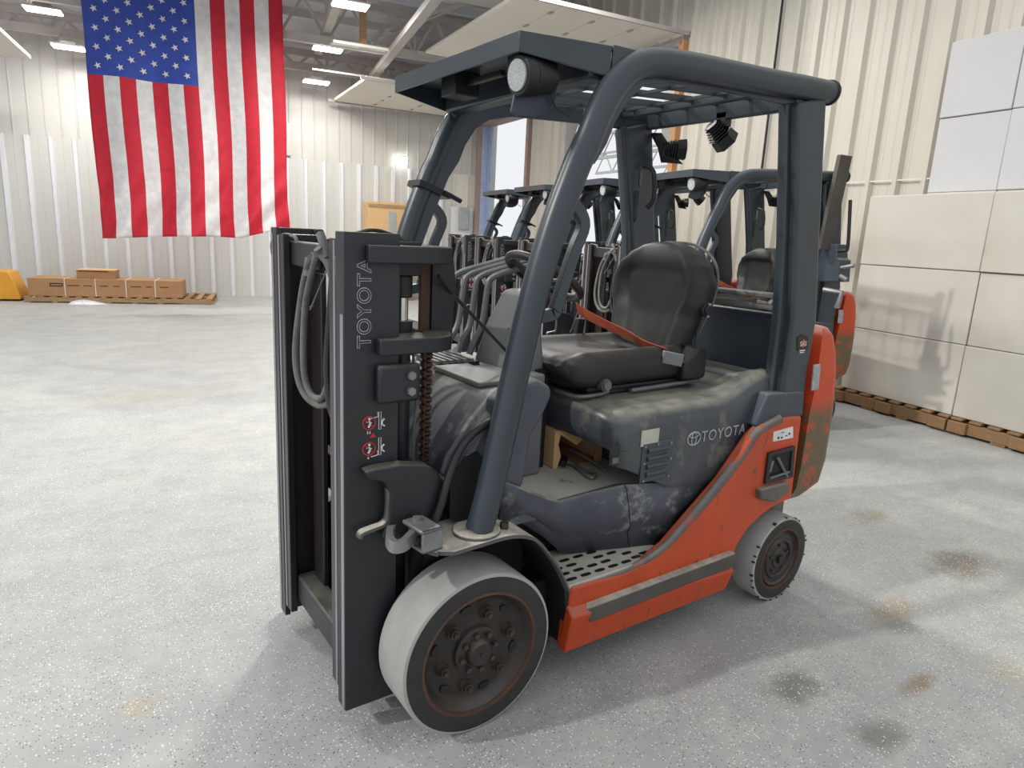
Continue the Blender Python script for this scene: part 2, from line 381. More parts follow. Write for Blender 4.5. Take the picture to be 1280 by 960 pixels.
wl = empty('wall_left', kind='structure', label='pale ribbed metal wall behind the flag')
W_ = 0.766
n_up = 16
lo = sheet(W_, 0.383, 0.10, 0.055, 0.05, 0.0, 2.92, minors=1, off=0.14).build('wall_sheet', [M['galv'], M['white_and_lit_rib']], wl, smooth=False)  # white rib faces stand for light on the rib sides
place_sheets(wl, lo, lambda s: LW(s), A_L, [0.62 + W_ * (i + 1) for i in range(20)], W_)
up = sheet(W_, 0.2553, 0.035, 0.014, 0.022, 2.9, 4.84, off=0.1).build('wall_sheet', [M['cream2'], M['cream2']], wl, smooth=False)
place_sheets(wl, up, lambda s: LW(s, -0.03), A_L, [W_ * (i + 1) for i in range(21)], W_)
cs = sheet(0.62, 0.31, 0.035, 0.014, 0.022, 0, 2.9, off=0.1).build('wall_sheet', [M['doorwhite'], M['doorwhite']], wl, smooth=False)
cs.location = LW(0.62, -0.02); cs.rotation_euler = (0, 0, A_L)
bk = MB(); bk.box(0, 17, 0.05, 0.2, 0, 4.84); b_ = bk.build('wall_backing', M['cream2'], wl, smooth=False); b_.location = LW(16.5); b_.rotation_euler = (0, 0, A_L)
tp = MB(); tp.box(-0.14, 0, -0.03, 0.03, 0, 4.84); o = tp.build('baseboard_left', M['galv'], kind='structure', smooth=False); o.data.transform(Matrix.Identity(4))
o.location = LW(0.62); o.rotation_euler = (0, 0, A_L)
wp = MB(); wp.box(0, 0.56, -0.02, 0, 0.0, 2.15); wp.box(0.02, 0.54, -0.028, -0.02, 0.05, 2.1); o = wp.build('trim_1', M['white_and_lit_rib'], kind='structure', label='flat white panel on the wall by the corner'); o.location = LW(0.64, 0.06); o.rotation_euler = (0, 0, A_L)

# right wall with its two tall door openings
wr = empty('wall_right', kind='structure', label='cream ribbed metal wall with two tall door openings')
T1, T2, T3, T4 = 0.18, 2.65, 4.05, 7.15
def rsheet(width, z0, z1, name='wall_sheet'):
    return sheet(width, 0.3048, 0.10, 0.045, 0.05, z0, z1, minors=2, off=0.13).build(name, [M['cream'], M['cream']], wr, smooth=False)
ts = [T4 + 0.9144 * i for i in range(10)]
place_sheets(wr, rsheet(0.9144, 0, 7.3), lambda t: RW(t), A_R, ts, 0.9144)
place_sheets(wr, rsheet(0.7, 0, 7.3), lambda t: RW(t), A_R, [T2, T2 + 0.7], 0.7)
place_sheets(wr, rsheet(0.8233, 4.02, 7.3), lambda t: RW(t), A_R, [T1, T1 + 0.8233, T1 + 1.6467], 0.8233)
place_sheets(wr, rsheet(0.775, 4.38, 7.3), lambda t: RW(t), A_R, [T3 + 0.775 * i for i in range(4)], 0.775)
bk = MB(); bk.box(T4, 16.3, 0.05, 0.2, 0, 7.3); bk.box(T2, T3, 0.05, 0.2, 0, 7.3); bk.box(0, T1, -0.02, 0.2, 0, 7.3); bk.box(T1, T2, 0.05, 0.2, 4.02, 7.3); bk.box(T3, T4, 0.05, 0.2, 4.38, 7.3)
b_ = bk.build('wall_backing', M['cream'], wr, smooth=False); b_.location = RW(0); b_.rotation_euler = (0, 0, A_R)
# overlapping seam (dark joint) and cover strip on the siding
sm = MB(); sm.box(8.83, 8.845, -0.05, -0.03, 0, 7.3); o = sm.build('trim_2', M['black'], kind='structure', smooth=False, label='dark vertical joint line in the cream siding'); o.location = RW(0); o.rotation_euler = (0, 0, A_R)
sm = MB(); sm.box(8.85, 12.6, -0.042, -0.037, 2.28, 2.295); o = sm.build('trim_3', M['galv'], kind='structure', smooth=False); o.location = RW(0); o.rotation_euler = (0, 0, A_R)
# door frames
def frame(name, a, b, colm, h=4.0):
    r = empty(name, kind='structure', label='steel door frame around the opening')
    for nm, x0, x1, z0, z1, mt in (('jamb', a - 0.03, a + 0.07, 0, h + 0.05, colm[0]), ('jamb', b - 0.07, b + 0.03, 0, h + 0.05, colm[1]), ('header', a, b, h - 0.02, h + 0.08, colm[0])):
        m = MB(); m.box(x0, x1, -0.10, 0.22, z0, z1); m.build(nm, mt, r, bevel=0.006)
    m = MB(); m.box(a + 0.07, a + 0.075, 0.0, 0.20, 0, 4.0); m.box(a+.075, a + 0.26, 0.16, 0.20, 0, 4.0); m.build('jamb_return', M['jamb_blue_lit'] if colm[0] is M['jamb'] and a < 1 else M['truss'], r)  # jamb face; at the far opening its blue is painted-in light
    r.location = RW(0); r.rotation_euler = (0, 0, A_R); return r
frame('door_1', T1, T2, (M['jamb'], M['jamb']))
frame('door_2', T3, T4, (M['truss'], M['rustpost']), 4.3)
# door leaves lifted flat under the roof, in hinged sections
def lifted(name, t0, t1, z, i0, i1, nsec, label):
    r = empty(name, kind='structure', label=label)
    d = (i1 - i0) / nsec
    for k in range(nsec):
        m = MB(); m.box(t0, t1, -(i0 + d * (k + 1)) + 0.012, -(i0 + d * k), z, z + 0.05)
        m.build('door_section', M['doorwhite'], r, bevel=0.008)
        if k:
            for q in range(5):
                m = MB(); tt = t0 + (t1 - t0) * (q + 0.5) / 5; yy = -(i0 + d * k)
                m.box(tt - 0.05, tt + 0.05, yy - 0.02, yy + 0.035, z - 0.012, z); m.build('hinge', M['truss'], r)
    for tt in (t0 - 0.03, t1 + 0.03):
        m = MB(); m.box(tt - 0.02, tt + 0.02, -(i1 + 0.1), -0.02, z - 0.02, z + 0.03); m.build('track', M['truss'], r)
    r.location = RW(0); r.rotation_euler = (0, 0, A_R); return r
lifted('door_3', T1 - 0.05, T2 + 0.02, 4.12, 0.15, 3.4, 4, 'white sectional door lifted flat over the far opening')
m = MB(); m.box(-2.6, 0, -1.9, 0, 4.0, 4.06); o = m.build('door_5', M['doorwhite'], kind='structure', bevel=0.01, label='white lifted door leaf at the top left corner'); o.location = (-0.86, 12.95, 0); o.rotation_euler = (0, 0, A_L)
lifted('door_4', T3 - 0.25, T4 + 0.02, 4.42, 0.15, 2.72, 4, 'large white sectional door lifted flat over the nearer opening')

# sloping roof deck, stopped over the far half so the sun gets in
def RZ(inn): return 4.86 + 0.235 * inn
rf = MB(); rf.prism([(0.3, RZ(-0.3)), (-9.0, RZ(9.0)), (-9.0, RZ(9.0) + 0.1), (0.3, RZ(-0.3) + 0.1)], 'x', -16.5, 0.2)
for i in range(9):
    y_ = -0.9 - 1.0 * i; z_ = RZ(-y_); rf.prism([(y_, z_), (y_ - 0.06, z_ + 0.014), (y_ - 0.06, z_ - 0.12), (y_, z_ - 0.134)], 'x', -16.5, 0.2)
o = rf.build('ceiling', M['roof'], kind='structure', smooth=False, label='grey sloping roof deck above the trusses'); o.location = CN; o.rotation_euler = (0, 0, A_L)

# steel roof trusses, running along the left wall
def truss(inn, label, s0=0.0, s1=15.5, zb=4.66, zt=6.3, n=16, ph=0):
    r = empty('roof_truss', LW(0, inn), A_L, label, 'roof truss', 'roof trusses')
    def bar(nm, p, q, a, b, mt):
        m = MB(); m.tube([p, q], 0, sq=(a, b)); return m.build(nm, mt, r)
    bar('bottom_chord', (-s1, 0, zb), (-s0, 0, zb), 0.05, 0.07, M['truss_light'])
    bar('top_chord', (-s1, 0, zt), (-s0, 0, zt), 0.05, 0.06, M['truss'])
    st = (s1 - s0) / n
    for k in range(n):
        x = -s1 + st * k
        bar('web_member', (x, 0, zb), (x + st / 2, 0, zt), 0.022, 0.022, M['truss'])
        bar('web_member', (x + st / 2, 0, zt), (x + st, 0, zb), 0.022, 0.022, M['truss'])
        if k % 2 == ph: bar('web_member', (x, 0, zb), (x, 0, zt), 0.025, 0.025, M['truss'])
    return r
truss(0.8, 'steel roof truss nearest the wall behind the flag', zb=4.6, zt=4.86, n=26)
truss(2.75, 'second steel roof truss out from the flag wall', zb=4.66, zt=5.32, n=20, ph=1)
truss(5.2, 'third steel roof truss, above the middle of the hall', zb=4.95, zt=5.88, n=18)
truss(7.4, 'fourth steel roof truss, nearest the viewer', zb=5.5, zt=6.4)
# beams and braces that run the other way
def beam(name, p, q, a, b, mt, label, cat='beam', group='roof beams'):
    m = MB(); m.tube([p, q], 0, sq=(a, b)); return m.build(name, mt, None, label=label, cat=cat, group=group)
beam('roof_beam', (3.25, 6.1, 4.5), (4.75, 12.0, 4.5), 0.05, 0.07, M['truss_light'], 'pale roof beam running between the two lifted doors')
beam('roof_beam', (2.25, 6.2, 4.84), (3.75, 12.3, 4.84), 0.05, 0.07, M['truss_light'], 'pale roof beam just right of the flag')
beam('roof_beam', (-1.9, 6.2, 4.84), (-0.7, 13.0, 4.84), 0.05, 0.07, M['truss_light'], 'pale roof beam left of the flag')
beam('roof_beam', (5.2, 6.2, 5.1), (6.4, 11.0, 5.1), 0.05, 0.07, M['truss'], 'grey roof beam above the white lifted door')
beam('conduit', (3.4, 11.6, 4.36), (6.6, 11.0, 4.36), 0.016, 0.016, M['truss_light'], 'thin conduit hung under the trusses', 'conduit', None)
beam('tie_rod', (4.0, 11.6, 4.72), (5.4, 7.9, 5.35), 0.008, 0.008, M['truss_light'], 'thin diagonal tie rod crossing the roof trusses', 'tie rod', 'tie rods')
beam('tie_rod', (4.3, 11.2, 5.0), (5.6, 9.0, 5.5), 0.02, 0.02, M['truss'], 'dark diagonal brace behind the lifted door', 'tie rod', 'tie rods')

# high bay lamps (each carries its own light)
def high_bay(x, y, z, label, e=50, size=0.5, group='high bay lamps'):
    r = empty('high_bay_lamp', (x, y, z), A_L, label, 'ceiling lamp', group)
    m = MB(); m.box(-0.26, 0.26, -0.16, 0.16, 0.0, 0.03); m.box(-0.12, 0.12, -0.08, 0.08, 0.03, 0.09); m.build('housing', M['lampgrey'], r, bevel=0.01)
    m = MB(); m.box(-0.24, 0.24, -0.14, 0.14, -0.02, 0.0); m.build('diffuser', M['lampwhite'], r, bevel=0.006)
    m = MB()
    for a in (-0.2, 0.2): m.tube([(a, 0, 0.03), (0, 0, 0.42)], 0.006, 6)
    m.build('hanger', M['truss'], r)
    L_ = link_light('lamp_light', 'AREA', (0, 0, -0.05), e, (1.0, 0.98, 0.94), shape='RECTANGLE', size=size, size_y=size * 0.6); L_.parent = r
    return r
for (x, y, z, lb), pw_ in zip(((2.9, 8.45, 4.62, 'bright lamp topmost of the row right of the flag'), (3.44, 10.9, 4.58, 'bright lamp in the middle of the row right of the flag'), (3.78, 12.5, 4.33, 'bright lamp nearest the wall right of the flag'),
                    (-0.66, 12.0, 4.58, 'bright lamp left of the flag, the higher one'), (-0.3, 13.3, 4.35, 'bright lamp left of the flag, close to the flag edge')), (80, 45, 12, 60, 12)):
    high_bay(x, y, z, lb, pw_)
high_bay(1.9, 3.6, 4.75, 'lamp over the middle of the hall, outside the photo', 110)
high_bay(-2.4, 4.4, 4.75, 'lamp over the open floor, outside the photo', 70)
high_bay(4.2, 5.2, 4.9, 'lamp over the parked forklifts, outside the photo', 70)
# strip light hung between trusses
r = empty('strip_light', (3.62, 9.75, 4.40), A_L, 'unlit double strip light hung from a pale post', 'strip light')
for dy in (-0.12, 0.12):
    m = MB(); m.box(-0.5, 0.4, dy - 0.03, dy + 0.03, 0, 0.05); m.build('tube_housing', M['doorwhite'], r, bevel=0.01)
m = MB(); m.box(-0.05, 0.05, -0.05, 0.05, 0.05, 0.75); m.build('drop_post', M['wood'], r)
# small wall lamp and plates on the left wall
r = empty('wall_lamp', LW(1.85, 0.0, 3.13), A_L, 'small lit lamp low on the ribbed wall near the corner', 'wall lamp')
m = MB(); m.box(-0.09, 0.09, -0.14, -0.04, 0.0, 0.05); m.build('housing', M['lampgrey'], r, bevel=0.01)
m = MB(); m.box(-0.12, 0.12, -0.16, -0.02, -0.03, 0.0); m.build('lens', M['lampwhite'], r)
m = MB(); m.box(-4.45, -4.22, -0.05, 0.0, 2.97, 3.62); o = m.build('access_plate', M['cream2'], None, 0.004, label='plain plate fixed to the upper wall right of the flag', cat='plate'); o.location = CN; o.rotation_euler = (0, 0, A_L)
r = empty('junction_box', LW(0.33, 0.1, 1.62), A_L, 'grey electrical box on the white panel near the corner', 'electrical box')
m = MB(); m.box(-0.13, 0.11, -0.1, 0, 0, 0.52); m.build('body', M['greybox'], r, bevel=0.01)
m = MB(); m.box(-0.11, 0.09, -0.11, -0.1, 0.02, 0.5); m.build('cover', M['greybox'], r, bevel=0.004)

# outside the doors: loading canopy and a neighbouring hall
r = empty('neighbour_hall', RW(0), A_R, 'bright hall seen through the tall door openings', 'building')
m = MB(); m.box(1.5, 14, 4.2, 4.35, 3.78, 7.5); m.build('fascia', M['doorwhite'], r)
m = MB(); m.box(-12, 14, 14.5, 14.7, 0, 2.9); m.build('far_siding', M['white_and_lit_rib'], r)
for k in range(18):
    m = MB() if k == 0 else m
    if k == 0:
        m.box(-0.02, 0.02, 14.46, 14.5, 0, 2.9); rb = m.build('siding_rib', M['galv'], r); rb.location = (-4, 0, 0)
    else:
        c_ = rb.copy(); COL.objects.link(c_); c_.parent = r; c_.location = (-4 + k * 0.9, 0, 0)
for y_ in (7.0, 10.0, 13.5):
    m = MB(); m.box(-10, 14, y_, y_ + 0.08, 4.3, 4.4); m.box(-10, 14, y_, y_ + 0.08, 5.1, 5.18); m.build('canopy_chord', M['lampgrey'], r)
    m = MB()
    for k in range(20): m.tube([(-10 + 1.2 * k, y_ + 0.04, 4.35), (-10 + 1.2 * k + 0.6, y_ + 0.04, 5.15), (-10 + 1.2 * k + 1.2, y_ + 0.04, 4.35)], 0, sq=(0.02, 0.02))
    m.build('canopy_web', M['lampgrey'], r)
for x_ in (0.2, 2.45, 5.3):
    m = MB(); m.box(x_, x_ + 0.12, 7.0, 7.12, 0, 4.3); m.build('post', M['lampgrey'], r)

# ------------------------------------------------------------------ flag
def flag():
    HW, LEN = 2.86, 4.0
    r = empty('flag', LW(7.48, 3.0, 0), A_L, 'large red, white and blue striped flag hanging down the wall', 'flag')
    def disp(u, v):     # u across 0..1, v down 0..1
        x = u * HW + 0.05 * v * LEN / 5 + 0.02 * math.sin(v * 9 + u * 4) * v
        z = 5.22 - v * LEN
        y = -0.09 * v * v + (0.03 + 0.07 * v) * math.sin(u * 19 + v * 3 + 0.8 * math.sin(v * 6)) + 0.02 * math.sin(v * 13 + u * 7) * v
        if v > 0.62:
            k = (v - 0.62) / 0.38; y += 0.05 * math.sin(u * 31 + v * 40) * k
            z += 0.06 * k * math.sin(u * 3.6 - 0.7) * k + 0.26 * k * k * max(0, u - 0.72) / 0.28
        return Vector((x, y, z))
    nu, nv = 78, 90
    m = MB(); b = m.pts([disp(i / nu, j / nv) for j in range(nv + 1) for i in range(nu + 1)])
    for j in range(nv):
        for i in range(nu):
            st = i // 6
            if st < 7 and j < nv * 0.40: k = 2
            else: k = 0 if st % 2 == 0 else 1
            m.mat(k); a = b + j * (nu + 1) + i; m.face(a, a + 1, a + nu + 2, a + nu + 1)
    cl = m.build('cloth', [M['fl_red'], M['fl_white'], M['fl_blue']], r, ang=80)
    md = cl.modifiers.new('Solid', 'SOLIDIFY'); md.thickness = 0.004
    cu = 7 / 13
    for row in range(9):
        cnt = 6 if row % 2 == 0 else 5
        for q in range(cnt):
            u0 = cu * (row + 1) / 10; v0 = 0.40 * ((2 * q + 1) if row % 2 == 0 else (2 * q + 2)) / 12
            P = [disp(u0, v0) + Vector((0, -0.012, 0))]
            for k in range(10):
                rr = 0.056 if k % 2 == 0 else 0.0225; t = math.pi * k / 5 + math.pi / 2 + 0.4
                P.append(disp(u0 + rr * math.cos(t) / HW, v0 - rr * math.sin(t) / LEN) + Vector((0, -0.012, 0)))
            s = MB(); bb = s.pts(P)
            for k in range(10): s.face(bb, bb + 1 + k, bb + 1 + (k + 1) % 10)
            s.build('star', M['fl_white'], r, smooth=False)
    m = MB(); m.cyl((-0.15, 0, 5.24), (HW + 0.15, 0, 5.24), 0.025); m.build('pole', M['truss_light'], r)
flag()

# ------------------------------------------------------------------ goods by the left wall
def wood_pallet(name, loc, rz, Lx, Ly, label, group=None, nb=None, hh=0.11, mt='wood', blocks=True):
    r = empty(name, loc, rz, label, 'pallet', group)
    nb = nb or 7; bw = 0.095
    protos = {}
    def put(nm, w3, p):
        key = (nm, w3)
        if key not in protos:
            m = MB(); m.box(-w3[0] / 2, w3[0] / 2, -w3[1] / 2, w3[1] / 2, -w3[2] / 2, w3[2] / 2)
            o = m.build(nm, M[mt], r, bevel=0.004, seg=1, smooth=False); protos[key] = o
        else:
            o = protos[key].copy(); COL.objects.link(o); o.parent = r
        o.location = p; return o
    for k in range(nb):
        put('deck_board', (bw, Ly, 0.018), (bw / 2 + (Lx - bw) * k / (nb - 1), Ly / 2 + random.uniform(-.006, .006), hh - 0.009))
    for k in range(3):
        put('stringer', (Lx, 0.04, hh - 0.036), (Lx / 2, 0.02 + (Ly - 0.04) * k / 2, hh / 2))
    for k in range(max(2, nb // 2)):
        put('bottom_board', (bw, Ly, 0.018), (bw / 2 + (Lx - bw) * k / (max(2, nb // 2) - 1), Ly / 2, 0.009))
    return r
A_P = math.atan2(12.02 - 12.81, 1.572 + 1.30)
wood_pallet('long_pallet', (-1.30, 12.81, 0), A_P, 2.98, 1.25, 'long low wooden pallet under the long cardboard carton by the left wall', nb=16)
ux, uy = Vector((math.cos(A_P), math.sin(A_P), 0)), Vector((-math.sin(A_P), math.cos(A_P), 0))
def PL(a, b, z): p = Vector((-1.30, 12.81, 0)) + ux * a + uy * b; return Vector((p.x, p.y, z))
r = empty('long_carton', PL(0.06, 0.04, 0.112), A_P, 'long brown cardboard carton lying on the low pallet by the left wall', 'carton')
m = MB(); m.box(0, 2.42, 0, 0.62, 0, 0.31); m.build('carton_body', M['card'], r, bevel=0.004)
m = MB()
for x_ in (0.55, 1.02, 1.5, 1.97): m.box(x_, x_ + 0.012, -0.003, 0.623, -0.0, 0.3125)
m.build('strapping', M['doorwhite'], r)
m = MB(); m.box(0.33, 0.53, -0.0025, 0, 0.17, 0.23); m.build('label_print', M['black'], r)
m = MB(); m.box(0.345, 0.515, -0.0035, -0.0025, 0.19, 0.21); m.build('label_text', M['card'], r)
m = MB()
for x0, x1 in ((0.6, 0.78), (0.84, 0.97), (1.1, 1.22), (1.3, 1.4), (1.58, 1.75), (1.83, 1.93), (2.05, 2.2)):
    m.box(x0, x1, -0.0025, 0, 0.185, 0.2)
m.build('printed_line', M['rust'], r)
r = empty('small_carton', PL(0.78, 0.16, 0.426), A_P, 'small cardboard carton on top of the long one', 'carton')
m = MB(); m.box(0, 0.6, 0, 0.4, 0, 0.15); m.build('carton_body', M['card'], r, bevel=0.004)
m = MB(); m.box(-0.002, 0.602, -0.004, 0.404, 0.140, 0.155); m.build('lid_flap', M['card_in'], r)
m = MB(); m.box(0.03, 0.5, -0.0025, 0, 0.12, 0.135); m.build('painted_shadow', M['black'], r)  # black strip painting in the shade below the lid
# crumpled plastic in front of the pallet
m = MB(); nu, nv = 26, 10
b = m.pts([(i / nu * 0.6 - 0.3 + 0.01 * math.sin(j * 3), (j / nv - 0.5) * 0.22, 0.004 + abs(math.sin(math.pi * i / nu)) ** 0.7 * abs(math.sin(math.pi * j / nv)) ** 0.6 * (0.11 - 0.08 * i / nu) * (0.8 + 0.35 * math.sin(i * 2.1 + j * 1.7))) for j in range(nv + 1) for i in range(nu + 1)])
for j in range(nv):
    for i in range(nu): a = b + j * (nu + 1) + i; m.face(a, a + 1, a + nu + 2, a + nu + 1)
o = m.build('plastic_sheet', M['plastic_wrap'], None, ang=60, label='crumpled clear plastic lying against the low pallet', cat='plastic sheet'); o.location = PL(1.0, -0.16, 0); o.rotation_euler = (0, 0, A_P)
# pallet jack, half in view
r = empty('pallet_jack', PL(-0.36, 0.25, 0), A_P, 'yellow pallet jack at the left edge of the photo', 'pallet jack')
m = MB(); m.prism([(-0.18, 0.03), (0.26, 0.03), (0.27, 0.09), (0.12, 0.5), (-0.02, 0.52), (-0.20, 0.50), (-0.20, 0.44), (-0.08, 0.40), (-0.06, 0.16), (-0.18, 0.12)], 'y', -0.08, 0.42); m.build('body', M['yellow'], r, bevel=0.012)
for y_ in (-0.06, 0.28):
    m = MB(); m.box(-0.1, 0.25, y_, y_ + 0.16, 0.03, 0.07); m.build('fork', M['yellow'], r, bevel=0.008)
for y_ in (0.02, 0.22):
    m = MB(); m.lathe([(0.05, 0), (0.10, 0), (0.10, 0.06), (0.05, 0.06)], (-0.24, y_, 0.10), 'y', 24); m.build('steer_wheel', M['black'], r)
m = MB(); m.cyl((-0.22, 0.17, 0.15), (-0.22, 0.17, 0.5), 0.045); m.tube([(-0.22, 0.17, 0.5), (-0.32, 0.17, 0.9), (-0.42, 0.17, 1.2)], 0.015); m.tube(smooth_path([(-0.42, 0.08, 1.2), (-0.45, 0.1, 1.33), (-0.45, 0.24, 1.33), (-0.42, 0.26, 1.2)], 5), 0.012); m.build('handle', M['truss'], r)
# tall cardboard crate near the wall
r = empty('tall_crate', LW(2.72, 0.75, 0), A_L, 'tall tan cardboard crate standing before the ribbed wall', 'crate')
m = MB(); m.box(0, 1.0, 0, 0.6, 0.12, 2.12); m.build('crate_body', M['card_in'], r, bevel=0.006)
m = MB()
for z_ in (0.7, 1.35, 2.0): m.box(-0.01, 1.01, -0.012, 0, z_, z_ + 0.07)
m.build('batten', M['wood'], r)
m = MB(); m.box(0.43, 0.6, -0.014, 0, 1.25, 1.92); m.build('shipping_sleeve', M['greybox'], r)
m = MB(); m.box(0, 1.0, 0, 0.6, 0, 0.12); m.build('skid', M['wood2'], r)

# ------------------------------------------------------------------ white insulation blocks on pallets by the right wall
A_B = math.radians(80)
UB, NB = ang(80), Vector((math.sin(A_B), -math.cos(A_B), 0))      # UB: away from viewer along the stack, NB: towards the wall
def block_stack(P0, cols, rows, depth, names, bh, matk, grp, z0=0.152):
    for (s0, s1, cl) in cols:
        for k in range(rows[0], rows[1]):
            m = MB(); g = 0.004; a, b = s0 + g, s1 - g; zz0 = z0 + bh[k]; zz1 = z0 + bh[k + 1] - 0.004
            m.box(0, b - a, -depth, 0, 0, zz1 - zz0)
            p = Vector(P0) + UB * a; off = random.uniform(-0.012, 0.012)
            o = m.build('insulation_block', M[matk], None, bevel=0.008, seg=2, label=names(cl, k), cat='insulation block', group=grp)
            o.location = (p.x + NB.x * off, p.y + NB.y * off, zz0); o.rotation_euler = (0, 0, A_B)
rown = {0: 'bottom', 1: 'middle', 2: 'top'}
block_stack((5.62, 0.985, 0), [(0, 1.185, 'left column, beside the parked forklift'), (-1.2, 0, 'right column, at the photo edge')], (0, 3), 0.235,
            lambda c, k: 'stained white insulation block, %s of the front stack, %s' % (rown[k], c), [0, 0.64, 1.28, 1.95], 'foam', 'front stack of white insulation blocks')
block_stack((5.93, 1.3, 0), [(-0.22, 0.42, 'left'), (-0.86, -0.22, 'right')], (3, 5), 0.13,
            lambda c, k: 'clean white insulation block in the %s column of the rear stack, %s' % (c, {3: 'lower visible row', 4: 'topmost row'}[k]),
            [0, 0.64, 1.30, 1.98, 2.65, 3.31], 'foam2', 'rear stack of white insulation blocks')
for s0, s1, lb in ((-0.22, 0.42, 'tall white insulation board behind the front stack, left one'), (-0.86, -0.22, 'tall white insulation board behind the front stack, right one')):
    m = MB(); m.box(0, s1 - s0 - 0.01, -0.10, 0, 0, 2.13); p = Vector((5.93, 1.3, 0)) + UB * s0
    o = m.build('insulation_board', M['foam'], None, bevel=0.008, label=lb, cat='insulation board', group='tall boards behind the front stack'); o.location = p; o.rotation_euler = (0, 0, A_B)
# pallets under the blocks: long stringers facing the viewer
def block_pallet(P0, s0, s1, label, D=0.235):
    r = empty('block_pallet', P0, A_B, label, 'pallet', 'wooden pallets under the insulation blocks')
    r['label'] = label
    L_ = s1 - s0; protos = {}
    def put(nm, dims, p):
        if (nm, dims) not in protos:
            m = MB(); m.box(0, dims[0], -dims[1], 0, 0, dims[2]); o = m.build(nm, M['wood2'], r, bevel=0.004, seg=1, smooth=False); protos[(nm, dims)] = o
        else: o = protos[(nm, dims)].copy(); COL.objects.link(o); o.parent = r
        o.location = p
    for d in (0, D / 2 - 0.02, D - 0.05):
        put('stringer', (L_, 0.045, 0.10), (s0, -d, 0.022))
    n = 8
    for k in range(n):
        put('deck_board', (0.10, D, 0.022), (s0 + (L_ - 0.10) * k / (n - 1), 0.0, 0.128))
    for k in range(4): put('bottom_board', (0.12, D, 0.02), (s0 + (L_ - 0.12) * k / 3, 0, 0.001))
    for k in range(3): put('spacer_block', (0.16, 0.09, 0.10), (s0 + (L_ - 0.16) * k / 2, 0.035, 0.022))
P0b = Vector((5.62, 0.985, 0)) - NB * 0.04
block_pallet(P0b, 0.0, 1.25, 'wooden pallet under the left column of insulation blocks')
block_pallet(P0b, -1.22, -0.02, 'wooden pallet under the right column of insulation blocks')
r = empty('loose_pallet', Vector((5.36, 2.5, 0)), A_B, 'low stack of pallet boards behind the forklift counterweight', 'pallet', 'wooden pallets under the insulation blocks')
for k in range(5):
    m = MB(); m.box(0, 0.55, -0.7, 0, 0.03 + 0.055 * k, 0.052 + 0.055 * k); m.build('deck_board', M['wood'], r, bevel=0.003)
m = MB()
for a in (0, 0.24, 0.48): m.box(a, a + 0.07, -0.7, -0.03, 0, 0.27)
m.build('spacer', M['wood2'], r)

